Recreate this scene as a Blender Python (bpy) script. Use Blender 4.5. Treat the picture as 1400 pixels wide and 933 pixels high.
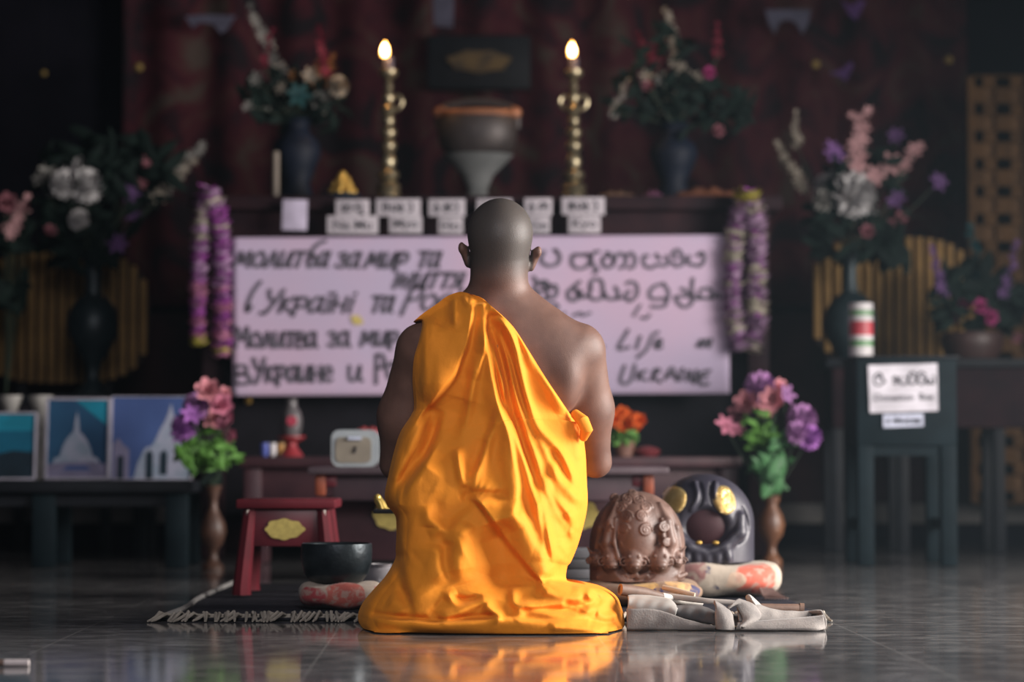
import bpy, bmesh, math, random
import numpy as np
from mathutils import Vector, Matrix, Euler

random.seed(7)
for o in list(bpy.data.objects):
    bpy.data.objects.remove(o)
S = bpy.context.scene
COL = S.collection

# ------------------------------------------------------------------ camera
F_PX = 1400 * 85.0 / 36.0
CAM_Z = 0.42
PITCH = math.atan(158.5 / F_PX)
cam_d = bpy.data.cameras.new('camera')
cam_d.lens = 85.0
cam_d.sensor_width = 36.0
cam_d.clip_start = 0.05
cam_d.clip_end = 100
cam_d.dof.use_dof = True
cam_d.dof.focus_distance = 5.92
cam_d.dof.aperture_fstop = 1.9
cam = bpy.data.objects.new('camera', cam_d)
cam.location = (0, 0, CAM_Z)
cam.rotation_euler = (math.pi / 2 + PITCH, 0, 0)
COL.objects.link(cam)
S.camera = cam

# ------------------------------------------------------------------ light
S.view_settings.view_transform = 'Standard'
S.view_settings.look = 'None'
S.view_settings.gamma = 1.0
S.view_settings.use_curve_mapping = False
S.view_settings.exposure = 0.0

w = bpy.data.worlds.new('world')
S.world = w
w.use_nodes = True
w.node_tree.nodes['Background'].inputs[0].default_value = (0.50, 0.56, 0.80, 1)
w.node_tree.nodes['Background'].inputs[1].default_value = 0.055

def area(name, loc, target, sx, sy, power, color, spread=180):
    d = bpy.data.lights.new(name, 'AREA')
    d.shape = 'RECTANGLE'
    d.size = sx
    d.size_y = sy
    d.energy = power
    d.color = color
    d.spread = math.radians(spread)
    o = bpy.data.objects.new(name, d)
    COL.objects.link(o)
    o.location = loc
    v = Vector(target) - Vector(loc)
    o.rotation_euler = v.to_track_quat('-Z', 'Y').to_euler()
    return o

# daylight through the open doorway in the right wall, and an added soft fill above and ahead of the camera
area('doorway_daylight', (4.2, 6.0, 1.6), (0.0, 6.4, 0.6), 3.0, 2.4, 420, (1.0, 0.93, 0.88), 140)
area('front_fill', (0.2, 1.6, 2.6), (0.0, 6.2, 0.4), 2.0, 1.4, 37, (1.0, 0.93, 0.96), 110)

# ------------------------------------------------------------------ pixel helpers (photo 1400x933)
CT, ST = math.cos(PITCH), math.sin(PITCH)
def ray(px, py):
    a = (px - 700.0) / F_PX
    b = (466.5 - py) / F_PX
    return Vector((a, CT - b * ST, ST + b * CT))
def P(px, py, Y):
    r = ray(px, py)
    t = Y / r.y
    return Vector((r.x * t, Y, CAM_Z + r.z * t))
def G(px, py, z=0.0):
    r = ray(px, py)
    t = (z - CAM_Z) / r.z
    return Vector((r.x * t, r.y * t, z))
def sz(n, Y):
    return n * Y / F_PX

# ------------------------------------------------------------------ materials
MATS = {}
def mat(name, col, rough=0.6, metal=0.0, col2=None, scale=12.0, bump=0.0, bscale=60.0, spec=0.5, emit=None, estr=0.0,
        sheen=0.0, detail=3.0, contrast=(0.35, 0.65), trans=0.0, coat=0.0, sss=0.0):
    if name in MATS:
        return MATS[name]
    m = bpy.data.materials.new(name)
    m.use_nodes = True
    nt = m.node_tree
    b = nt.nodes['Principled BSDF']
    b.inputs['Base Color'].default_value = (*col, 1)
    b.inputs['Roughness'].default_value = rough
    b.inputs['Metallic'].default_value = metal
    b.inputs['Specular IOR Level'].default_value = spec
    if sheen:
        b.inputs['Sheen Weight'].default_value = sheen
    if trans:
        b.inputs['Transmission Weight'].default_value = trans
    if coat:
        b.inputs['Coat Weight'].default_value = coat
        b.inputs['Coat Roughness'].default_value = 0.12
    if sss:
        b.inputs['Subsurface Weight'].default_value = sss
        b.inputs['Subsurface Radius'].default_value = (0.02, 0.008, 0.004)
        b.inputs['Subsurface Scale'].default_value = 0.4
    tc = nt.nodes.new('ShaderNodeTexCoord')
    if col2 is None:
        col2 = tuple(c * 0.72 for c in col)
    n = nt.nodes.new('ShaderNodeTexNoise')
    n.inputs['Scale'].default_value = scale
    n.inputs['Detail'].default_value = detail
    nt.links.new(tc.outputs['Object'], n.inputs['Vector'])
    r = nt.nodes.new('ShaderNodeValToRGB')
    r.color_ramp.elements[0].position = contrast[0]
    r.color_ramp.elements[1].position = contrast[1]
    r.color_ramp.elements[0].color = (*col2, 1)
    r.color_ramp.elements[1].color = (*col, 1)
    nt.links.new(n.outputs['Fac'], r.inputs['Fac'])
    nt.links.new(r.outputs['Color'], b.inputs['Base Color'])
    if bump:
        n2 = nt.nodes.new('ShaderNodeTexNoise')
        n2.inputs['Scale'].default_value = bscale
        n2.inputs['Detail'].default_value = 4
        nt.links.new(tc.outputs['Object'], n2.inputs['Vector'])
        bp = nt.nodes.new('ShaderNodeBump')
        bp.inputs['Strength'].default_value = bump
        bp.inputs['Distance'].default_value = 0.01
        nt.links.new(n2.outputs['Fac'], bp.inputs['Height'])
        nt.links.new(bp.outputs['Normal'], b.inputs['Normal'])
    if emit:
        b.inputs['Emission Color'].default_value = (*emit, 1)
        b.inputs['Emission Strength'].default_value = estr
    MATS[name] = m
    return m

# ------------------------------------------------------------------ scene-graph helpers
def tag(o, label=None, cat=None, group=None, kind=None):
    if label: o['label'] = label
    if cat: o['category'] = cat
    if group: o['group'] = group
    if kind: o['kind'] = kind
    return o

def thing(name, label, cat, loc=(0, 0, 0), rz=0.0, group=None):
    o = bpy.data.objects.new(name, None)
    o.empty_display_size = 0.05
    COL.objects.link(o)
    o.location = loc
    o.rotation_euler = (0, 0, rz)
    return tag(o, label, cat, group)

def link_mesh(name, me, parent=None, world=True):
    o = bpy.data.objects.new(name, me)
    COL.objects.link(o)
    if parent is not None:
        o.parent = parent
        if world:                       # geometry given in world coordinates
            root = Matrix.Translation(Vector((0, 0, 0)))
            p = parent
            chain = []
            while p is not None:
                chain.append(p)
                p = p.parent
            for q in reversed(chain):
                root = root @ q.matrix_parent_inverse @ q.matrix_basis
            o.matrix_parent_inverse = root.inverted()
    return o

class MB:
    """collects primitive shapes and links them as one mesh object"""
    def __init__(s):
        s.v = []
        s.f = []
    def add(s, vs, fs):
        k = len(s.v)
        s.v += [tuple(p) for p in vs]
        s.f += [tuple(i + k for i in f) for f in fs]
        return s
    def box(s, c, d, rz=0.0, rx=0.0, ry=0.0, ch=0.0, taper=(1, 1)):
        """box of full size d about c, with chamfered edges"""
        bm = bmesh.new()
        bmesh.ops.create_cube(bm, size=1.0)
        for v in bm.verts:
            tx, ty = (taper if v.co.z < 0 else (1, 1))
            v.co = Vector((v.co.x * d[0] * tx, v.co.y * d[1] * ty, v.co.z * d[2]))
        if ch:
            bmesh.ops.bevel(bm, geom=bm.edges[:], offset=ch, segments=2, affect='EDGES', profile=0.5)
        R = Euler((rx, ry, rz)).to_matrix()
        bm.verts.index_update()
        s.add([R @ v.co + Vector(c) for v in bm.verts], [[v.index for v in f.verts] for f in bm.faces])
        bm.free()
        return s
    def lathe(s, prof, c=(0, 0, 0), n=32, sx=1.0, sy=1.0, R=None):
        """prof: list of (radius, z)"""
        vs, fs = [], []
        m = len(prof)
        for (r, z) in prof:
            for i in range(n):
                a = 2 * math.pi * i / n
                p = Vector((r * math.cos(a) * sx, r * math.sin(a) * sy, z))
                if R is not None: p = R @ p
                vs.append(p + Vector(c))
        for j in range(m - 1):
            for i in range(n):
                i2 = (i + 1) % n
                fs.append((j * n + i, j * n + i2, (j + 1) * n + i2, (j + 1) * n + i))
        if prof[0][0] > 1e-6: fs.append(tuple(reversed(range(n))))
        if prof[-1][0] > 1e-6: fs.append(tuple(range((m - 1) * n, m * n)))
        return s.add(vs, fs)
    def tube(s, pts, rad, n=10, flat=1.0, up=None):
        """round tube along pts; rad a number or one per point; flat squashes it along 'up'"""
        pts = [Vector(p) for p in pts]
        m = len(pts)
        if not hasattr(rad, '__len__'): rad = [rad] * m
        vs, fs = [], []
        prev = None
        for i, p in enumerate(pts):
            t = (pts[min(i + 1, m - 1)] - pts[max(i - 1, 0)])
            t = t.normalized() if t.length > 1e-9 else Vector((0, 0, 1))
            if prev is None:
                a = Vector(up) if up is not None else (Vector((0, 0, 1)) if abs(t.z) < 0.9 else Vector((0, 1, 0)))
            else:
                a = prev
            a = (a - t * a.dot(t))
            if a.length < 1e-6: a = t.orthogonal()
            a.normalize()
            prev = a
            b = t.cross(a)
            for k in range(n):
                an = 2 * math.pi * k / n
                vs.append(p + (a * math.cos(an) * flat + b * math.sin(an)) * rad[i])
        for i in range(m - 1):
            for k in range(n):
                k2 = (k + 1) % n
                fs.append((i * n + k, i * n + k2, (i + 1) * n + k2, (i + 1) * n + k))
        fs.append(tuple(reversed(range(n))))
        fs.append(tuple(range((m - 1) * n, m * n)))
        return s.add(vs, fs)
    def ball(s, c, r, n=16, m=10, R=None):
        if not hasattr(r, '__len__'): r = (r, r, r)
        vs, fs = [], []
        for j in range(m + 1):
            ph = math.pi * j / m
            for i in range(n):
                a = 2 * math.pi * i / n
                p = Vector((math.sin(ph) * math.cos(a) * r[0], math.sin(ph) * math.sin(a) * r[1], -math.cos(ph) * r[2]))
                if R is not None: p = R @ p
                vs.append(p + Vector(c))
        for j in range(m):
            for i in range(n):
                i2 = (i + 1) % n
                fs.append((j * n + i, j * n + i2, (j + 1) * n + i2, (j + 1) * n + i))
        return s.add(vs, fs)
    def prism(s, outline, y0, y1):
        """closed outline of (x, z) points extruded from y0 to y1"""
        n = len(outline)
        vs = [(x, y0, z) for x, z in outline] + [(x, y1, z) for x, z in outline]
        fs = [tuple(range(n)), tuple(reversed(range(n, 2 * n)))]
        fs += [(i, i + n, (i + 1) % n + n, (i + 1) % n) for i in range(n)]
        return s.add(vs, fs)
    def build(s, name, m, parent=None, smooth=True, world=True, angle=40, **tags):
        me = bpy.data.meshes.new(name)
        me.from_pydata(s.v, [], s.f)
        bm = bmesh.new()
        bm.from_mesh(me)
        bmesh.ops.remove_doubles(bm, verts=bm.verts[:], dist=1e-6)
        bmesh.ops.recalc_face_normals(bm, faces=bm.faces[:])
        bm.to_mesh(me)
        bm.free()
        me.materials.append(m)
        if smooth:
            me.shade_smooth()
            me.set_sharp_from_angle(angle=math.radians(angle))
        o = link_mesh(name, me, parent, world)
        return tag(o, **tags) if tags else o

def spline(pts, n):
    """Catmull-Rom through pts, n samples"""
    pts = [np.array(p, float) for p in pts]
    k = len(pts)
    if k == 2:
        return [pts[0] + (pts[1] - pts[0]) * t for t in np.linspace(0, 1, n)]
    d = [0.0]
    for i in range(k - 1): d.append(d[-1] + np.linalg.norm(pts[i + 1] - pts[i]))
    out = []
    for s in np.linspace(0, d[-1], n):
        i = min(max(int(np.searchsorted(d, s)) - 1, 0), k - 2)
        t = (s - d[i]) / max(d[i + 1] - d[i], 1e-9)
        p0 = pts[i - 1] if i > 0 else 2 * pts[0] - pts[1]
        p1, p2 = pts[i], pts[i + 1]
        p3 = pts[i + 2] if i + 2 < k else 2 * pts[-1] - pts[-2]
        out.append(0.5 * (2 * p1 + (p2 - p0) * t + (2 * p0 - 5 * p1 + 4 * p2 - p3) * t * t + (3 * p1 - p0 - 3 * p2 + p3) * t ** 3))
    return out

def grid_mesh(V, nu, nv, closed_u=False):
    fs = []
    for j in range(nv - 1):
        for i in range(nu if closed_u else nu - 1):
            i2 = (i + 1) % nu
            fs.append((j * nu + i, j * nu + i2, (j + 1) * nu + i2, (j + 1) * nu + i))
    return fs

def sheet(name, A, B, m, parent, thick=0.004, nu=40, nv=10, bulge=(0, 0, 0), wav=0.0, **tags):
    """cloth lofted between two polylines of world points, given real thickness"""
    a = spline(A, nu)
    b = spline(B, nu)
    vs = []
    for j in range(nv):
        t = j / (nv - 1)
        for i in range(nu):
            p = a[i] * (1 - t) + b[i] * t + np.array(bulge) * math.sin(math.pi * t)
            if wav: p = p + np.array((0, -1, 0.4)) * wav * math.sin(i * 0.55 + 3 * t) * math.sin(math.pi * t)
            vs.append(tuple(p))
    me = bpy.data.meshes.new(name)
    me.from_pydata(vs, [], grid_mesh(vs, nu, nv))
    me.materials.append(m)
    me.shade_smooth()
    o = link_mesh(name, me, parent)
    md = o.modifiers.new('thickness', 'SOLIDIFY')
    md.thickness = thick
    md.offset = 0
    return tag(o, **tags) if tags else o

# ------------------------------------------------------------------ sculpting: signed distances -> one continuous mesh
class Sculpt:
    def __init__(s, lo, hi, h):
        s.lo = np.array(lo, float)
        s.h = h
        s.n = np.ceil((np.array(hi) - s.lo) / h).astype(int) + 1
        s.F = np.full(s.n, 1.0, np.float32)
        s.ax = [s.lo[i] + h * np.arange(s.n[i]) for i in range(3)]
    def _win(s, lo, hi, m):
        a = np.maximum(np.floor((np.array(lo) - m - s.lo) / s.h).astype(int), 0)
        b = np.minimum(np.ceil((np.array(hi) + m - s.lo) / s.h).astype(int) + 1, s.n)
        if np.any(b <= a): return None
        sl = tuple(slice(a[i], b[i]) for i in range(3))
        X = s.ax[0][sl[0]][:, None, None]
        Y = s.ax[1][sl[1]][None, :, None]
        Z = s.ax[2][sl[2]][None, None, :]
        return sl, X, Y, Z
    def _mix(s, sl, d, k, sub):
        f = s.F[sl]
        if sub:
            d = -d
            if k > 0:
                h = np.clip(0.5 - 0.5 * (f - d) / k, 0, 1)
                s.F[sl] = f + (d - f) * h + k * h * (1 - h)
            else:
                s.F[sl] = np.maximum(f, d)
        elif k > 0:
            h = np.clip(0.5 + 0.5 * (f - d) / k, 0, 1)
            s.F[sl] = f + (d - f) * h - k * h * (1 - h)
        else:
            s.F[sl] = np.minimum(f, d)
    def cone(s, a, b, ra, rb, k=0.02, sub=False, squash=1.0):
        """rounded cone from a to b; squash flattens it in y about the segment"""
        a = np.array(a, float); b = np.array(b, float)
        r = max(ra, rb)
        win = s._win(np.minimum(a, b) - r, np.maximum(a, b) + r, k + 2 * s.h)
        if win is None: return
        sl, X, Y, Z = win
        ab = b - a
        L = max(float(ab @ ab), 1e-12)
        px, py, pz = X - a[0], Y - a[1], Z - a[2]
        t = np.clip((px * ab[0] + py * ab[1] + pz * ab[2]) / L, 0, 1)
        dx, dy, dz = px - t * ab[0], (py - t * ab[1]) / squash, pz - t * ab[2]
        d = np.sqrt(dx * dx + dy * dy + dz * dz) - (ra + (rb - ra) * t)
        s._mix(sl, d, k, sub)
    def ell(s, c, r, k=0.02, sub=False, R=None):
        c = np.array(c, float); r = np.array(r, float)
        m = r.max() if R is not None else 0
        win = s._win(c - (m if R is not None else r), c + (m if R is not None else r), k + 2 * s.h)
        if win is None: return
        sl, X, Y, Z = win
        x, y, z = X - c[0], Y - c[1], Z - c[2]
        if R is not None:
            M = np.array(R.transposed())
            x, y, z = (M[0, 0] * x + M[0, 1] * y + M[0, 2] * z, M[1, 0] * x + M[1, 1] * y + M[1, 2] * z, M[2, 0] * x + M[2, 1] * y + M[2, 2] * z)
        k0 = np.sqrt((x / r[0]) ** 2 + (y / r[1]) ** 2 + (z / r[2]) ** 2)
        k1 = np.sqrt((x / r[0] ** 2) ** 2 + (y / r[1] ** 2) ** 2 + (z / r[2] ** 2) ** 2)
        d = k0 * (k0 - 1.0) / np.maximum(k1, 1e-9)
        s._mix(sl, d, k, sub)
    def dome(s, c, r, k=0.0):
        """half ellipsoid on an upright oval cylinder that goes down from c"""
        sl = (slice(None),) * 3
        X = s.ax[0][:, None, None] - c[0]; Y = s.ax[1][None, :, None] - c[1]; Z = np.maximum(s.ax[2] - c[2], 0)[None, None, :]
        k0 = np.sqrt((X / r[0]) ** 2 + (Y / r[1]) ** 2 + (Z / r[2]) ** 2)
        k1 = np.sqrt((X / r[0] ** 2) ** 2 + (Y / r[1] ** 2) ** 2 + (Z / r[2] ** 2) ** 2)
        s._mix(sl, k0 * (k0 - 1.0) / np.maximum(k1, 1e-9), k, False)
    def path(s, pts, r, k=0.004, sub=False):
        for i in range(len(pts) - 1):
            ra = r[i] if hasattr(r, '__len__') else r
            rb = r[i + 1] if hasattr(r, '__len__') else r
            s.cone(pts[i], pts[i + 1], ra, rb, k, sub)
    def floor_cut(s, z):
        s.F = np.maximum(s.F, (z - s.ax[2])[None, None, :].astype(np.float32))
    def mesh(s, name, m, parent, smooth_it=2):
        F = s.F
        I = F < 0
        n = F.shape
        c = np.zeros((n[0] - 1, n[1] - 1, n[2] - 1, 3), np.float32)
        cnt = np.zeros(c.shape[:3], np.float32)
        def sub(A, o):
            return A[o[0]:n[0] - 1 + o[0], o[1]:n[1] - 1 + o[1], o[2]:n[2] - 1 + o[2]]
        corners = [(i, j, k) for i in (0, 1) for j in (0, 1) for k in (0, 1)]
        for a in corners:
            for ax in range(3):
                if a[ax]: continue
                b = list(a); b[ax] = 1
                fa, fb = sub(F, a), sub(F, b)
                cr = sub(I, a) != sub(I, b)
                idx = np.nonzero(cr)
                if not len(idx[0]): continue
                va, vb = fa[idx], fb[idx]
                t = va / (va - vb)
                p = np.tile(np.array(a, np.float32), (len(t), 1))
                p[:, ax] += t
                c[idx] += p
                cnt[idx] += 1
        act = cnt > 0
        ids = np.full(act.shape, -1, np.int64)
        ids[act] = np.arange(act.sum())
        pos = np.argwhere(act).astype(np.float64) + c[act] / cnt[act][:, None]
        V = s.lo + pos * s.h
        faces = []
        for ax in range(3):
            u, v = (ax + 1) % 3, (ax + 2) % 3
            sl0 = [slice(None)] * 3; sl1 = [slice(None)] * 3
            sl0[ax] = slice(0, n[ax] - 1); sl1[ax] = slice(1, n[ax])
            A, B = I[tuple(sl0)], I[tuple(sl1)]
            idx = np.argwhere(A != B)
            ok = (idx[:, u] > 0) & (idx[:, u] < n[u] - 1) & (idx[:, v] > 0) & (idx[:, v] < n[v] - 1)
            idx = idx[ok]
            def cell(du, dv):
                q = idx.copy(); q[:, u] -= du; q[:, v] -= dv
                return ids[q[:, 0], q[:, 1], q[:, 2]]
            q = np.stack([cell(1, 1), cell(0, 1), cell(0, 0), cell(1, 0)], 1)
            fl = ~A[tuple(idx.T)]
            q[fl] = q[fl][:, ::-1]
            faces.append(q)
        Q = np.concatenate(faces)
        for _ in range(smooth_it):
            acc = np.zeros_like(V); num = np.zeros(len(V))
            for e in range(4):
                np.add.at(acc, Q[:, e], V[Q[:, (e + 1) % 4]]); np.add.at(num, Q[:, e], 1)
                np.add.at(acc, Q[:, (e + 1) % 4], V[Q[:, e]]); np.add.at(num, Q[:, (e + 1) % 4], 1)
            V = 0.5 * V + 0.5 * acc / num[:, None]
        me = bpy.data.meshes.new(name)
        me.from_pydata(V.tolist(), [], Q.tolist())
        me.materials.append(m)
        me.shade_smooth()
        return link_mesh(name, me, parent)
# ------------------------------------------------------------------ the setting
def floor_material():
    m = bpy.data.materials.new('polished_grey_tile')
    m.use_nodes = True
    nt = m.node_tree
    b = nt.nodes['Principled BSDF']
    tc = nt.nodes.new('ShaderNodeTexCoord')
    mp = nt.nodes.new('ShaderNodeMapping')
    mp.inputs['Rotation'].default_value = (0, 0, math.radians(-1.2))
    mp.inputs['Location'].default_value = (0.30, 0.26, 0)
    nt.links.new(tc.outputs['Object'], mp.inputs['Vector'])
    br = nt.nodes.new('ShaderNodeTexBrick')
    br.offset = 0.0
    br.inputs['Scale'].default_value = 1.0
    br.inputs['Brick Width'].default_value = 0.62
    br.inputs['Row Height'].default_value = 0.62
    br.inputs['Mortar Size'].default_value = 0.0022
    br.inputs['Mortar Smooth'].default_value = 0.1
    br.inputs['Color1'].default_value = (0.085, 0.085, 0.090, 1)
    br.inputs['Color2'].default_value = (0.105, 0.103, 0.106, 1)
    br.inputs['Mortar'].default_value = (0.24, 0.235, 0.23, 1)
    nt.links.new(mp.outputs['Vector'], br.inputs['Vector'])
    # long faint veins in the stone, lightened to paint in streaks of highlight
    mp2 = nt.nodes.new('ShaderNodeMapping')
    mp2.inputs['Scale'].default_value = (2.2, 5.0, 1)
    nt.links.new(tc.outputs['Object'], mp2.inputs['Vector'])
    n = nt.nodes.new('ShaderNodeTexNoise')
    n.inputs['Scale'].default_value = 3.5
    n.inputs['Detail'].default_value = 8
    n.inputs['Roughness'].default_value = 0.65
    n.inputs['Distortion'].default_value = 0.8
    nt.links.new(mp2.outputs['Vector'], n.inputs['Vector'])
    r = nt.nodes.new('ShaderNodeValToRGB')
    r.color_ramp.elements[0].position = 0.45
    r.color_ramp.elements[1].position = 0.78
    r.color_ramp.elements[0].color = (0, 0, 0, 1)
    r.color_ramp.elements[1].color = (1, 1, 1, 1)
    nt.links.new(n.outputs['Fac'], r.inputs['Fac'])
    mx = nt.nodes.new('ShaderNodeMixRGB')
    mx.inputs['Color2'].default_value = (0.30, 0.295, 0.29, 1)
    nt.links.new(r.outputs['Color'], mx.inputs['Fac'])
    nt.links.new(br.outputs['Color'], mx.inputs['Color1'])
    nt.links.new(mx.outputs['Color'], b.inputs['Base Color'])
    mr = nt.nodes.new('ShaderNodeMapRange')
    mr.inputs['From Min'].default_value = 0.3
    mr.inputs['From Max'].default_value = 0.75
    mr.inputs['To Min'].default_value = 0.04
    mr.inputs['To Max'].default_value = 0.12
    nt.links.new(n.outputs['Fac'], mr.inputs['Value'])
    nt.links.new(mr.outputs['Result'], b.inputs['Roughness'])
    b.inputs['Specular IOR Level'].default_value = 0.55
    return m

def struct(name, mb, m, **k):
    return mb.build(name, m, kind='structure', smooth=False, **k)

M_FLOOR = floor_material()
M_WALL = mat('dark_temple_wall', (0.006, 0.0055, 0.010), 0.95, col2=(0.003, 0.003, 0.006), scale=3, spec=0.1)
M_WALLRED = mat('dark_red_panelling', (0.034, 0.013, 0.016), 0.8, col2=(0.018, 0.009, 0.013), scale=5, spec=0.15)
M_STONE = mat('pale_stone_step', (0.13, 0.125, 0.12), 0.7, col2=(0.09, 0.088, 0.088), scale=9, spec=0.2)
struct('floor', MB().box((0, 6.2, -0.05), (9.0, 15.6, 0.1)), M_FLOOR)
struct('wall_back', MB().box((0, 12.1, 1.6), (9.0, 0.2, 3.2)), M_WALL)
struct('wall_left', MB().box((-4.4, 8.0, 1.6), (0.2, 8.0, 3.2)), M_WALL)
struct('wall_right', MB().box((4.4, 10.4, 1.6), (0.2, 3.2, 3.2)), M_WALL)
struct('ceiling', MB().box((0, 9.6, 3.25), (9.0, 4.8, 0.1)), M_WALL)
# low dais along the back wall, with a pale stone course in its face
struct('trim_1', MB().box((0, 11.82, 0.05), (8.6, 0.36, 0.10)), M_WALL)
struct('trim_2', MB().box((0, 11.80, 0.1485), (8.6, 0.40, 0.095), ch=0.006), M_STONE)
struct('trim_3', MB().box((0, 11.86, 0.66), (8.6, 0.26, 0.92)), M_WALLRED)
# ------------------------------------------------------------------ the monk
YB = 6.08                      # depth of the body's axis
UB = YB / F_PX                 # metres per photo pixel at that depth
def B(px, py, dy=0.0):
    p = P(px, py, YB)
    return (p.x, YB + dy, p.z)
def u(n): return n * UB

M_SKIN = mat('brown_skin', (0.150, 0.082, 0.062), 0.52, col2=(0.112, 0.060, 0.046), scale=18, bump=0.12, bscale=420, spec=0.35, sss=0.10)
def add_scalp(m):
    # shaved scalp: greyish stubble fading out over the nape and the temples
    nt = m.node_tree
    b = nt.nodes['Principled BSDF']
    src = b.inputs['Base Color'].links[0].from_socket
    tc = nt.nodes.new('ShaderNodeTexCoord')
    nz = nt.nodes.new('ShaderNodeTexNoise'); nz.inputs['Scale'].default_value = 700
    nt.links.new(tc.outputs['Object'], nz.inputs['Vector'])
    sp = nt.nodes.new('ShaderNodeSeparateXYZ'); nt.links.new(tc.outputs['Object'], sp.inputs[0])
    def ramp(sock, a, c):
        r = nt.nodes.new('ShaderNodeMapRange'); r.interpolation_type = 'SMOOTHSTEP'
        r.inputs['From Min'].default_value = a; r.inputs['From Max'].default_value = c
        nt.links.new(sock, r.inputs['Value']); return r.outputs['Result']
    def mul(p, q):
        r = nt.nodes.new('ShaderNodeMath'); r.operation = 'MULTIPLY'
        nt.links.new(p, r.inputs[0])
        if isinstance(q, float): r.inputs[1].default_value = q
        else: nt.links.new(q, r.inputs[1])
        return r.outputs[0]
    k = mul(ramp(sp.outputs['Z'], B(0, 402)[2], B(0, 352)[2]), ramp(sp.outputs['Y'], YB + 0.085, YB + 0.055))
    ax = nt.nodes.new('ShaderNodeMath'); ax.operation = 'SUBTRACT'; ax.inputs[1].default_value = B(684, 0)[0]
    nt.links.new(sp.outputs['X'], ax.inputs[0])
    ab = nt.nodes.new('ShaderNodeMath'); ab.operation = 'ABSOLUTE'; nt.links.new(ax.outputs[0], ab.inputs[0])
    k = mul(k, ramp(ab.outputs[0], u(46.5), u(43.5)))
    k = mul(k, ramp(nz.outputs['Fac'], -0.35, 0.55))
    mx = nt.nodes.new('ShaderNodeMixRGB')
    mx.inputs['Color2'].default_value = (0.060, 0.052, 0.047, 1)
    nt.links.new(k, mx.inputs['Fac']); nt.links.new(src, mx.inputs['Color1'])
    nt.links.new(mx.outputs['Color'], b.inputs['Base Color'])
add_scalp(M_SKIN)
M_EYE = mat('eye_white', (0.55, 0.52, 0.48), 0.25)
M_IRIS = mat('dark_iris', (0.02, 0.012, 0.01), 0.2)

monk = thing('person', 'monk with shaved head kneeling with back turned in a draped orange robe', 'person', (B(685, 868)[0], 6.0, 0))

bd = Sculpt((-0.44, 5.74, -0.01), (0.36, 6.76, 1.10), 0.0045)
# torso
bd.cone(B(683, 478), B(683, 560), u(88), u(80), 0.05, squash=0.66)
bd.cone(B(683, 560), B(684, 690), u(80), u(86), 0.05, squash=0.72)
bd.ell(B(684, 730, 0.0), (u(84), 0.135, 0.11), 0.05)
bd.ell(B(752, 492, -0.035), (u(43), 0.060, u(58)), 0.045)             # shoulder blades
bd.ell(B(616, 492, -0.035), (u(43), 0.060, u(58)), 0.045)
bd.ell(B(772, 512, 0.0), (u(25), 0.085, u(50)), 0.035)               # flank muscle under the armpit
bd.ell(B(596, 512, 0.0), (u(24), 0.080, u(46)), 0.04)
bd.cone(B(683, 440, -0.115), B(684, 640, -0.118), 0.010, 0.012, 0.05, sub=True)   # groove of the spine
bd.ell(B(684, 500, 0.055), (u(84), 0.075, u(52)), 0.05)               # chest
# neck, trapezius, shoulders
bd.cone(B(682, 362, 0.0), B(681, 412, 0.0), u(35.5), u(34), 0.02)
bd.cone(B(683, 412, 0.0), B(740, 449, 0.0), u(31), u(25), 0.05)
bd.cone(B(683, 412, 0.0), B(626, 447, 0.0), u(31), u(25), 0.05)
bd.cone(B(738, 450, 0.0), B(789, 476, 0.0), u(24), u(35), 0.035)
bd.cone(B(630, 449, 0.0), B(580, 480, 0.0), u(24), u(36), 0.035)
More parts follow.
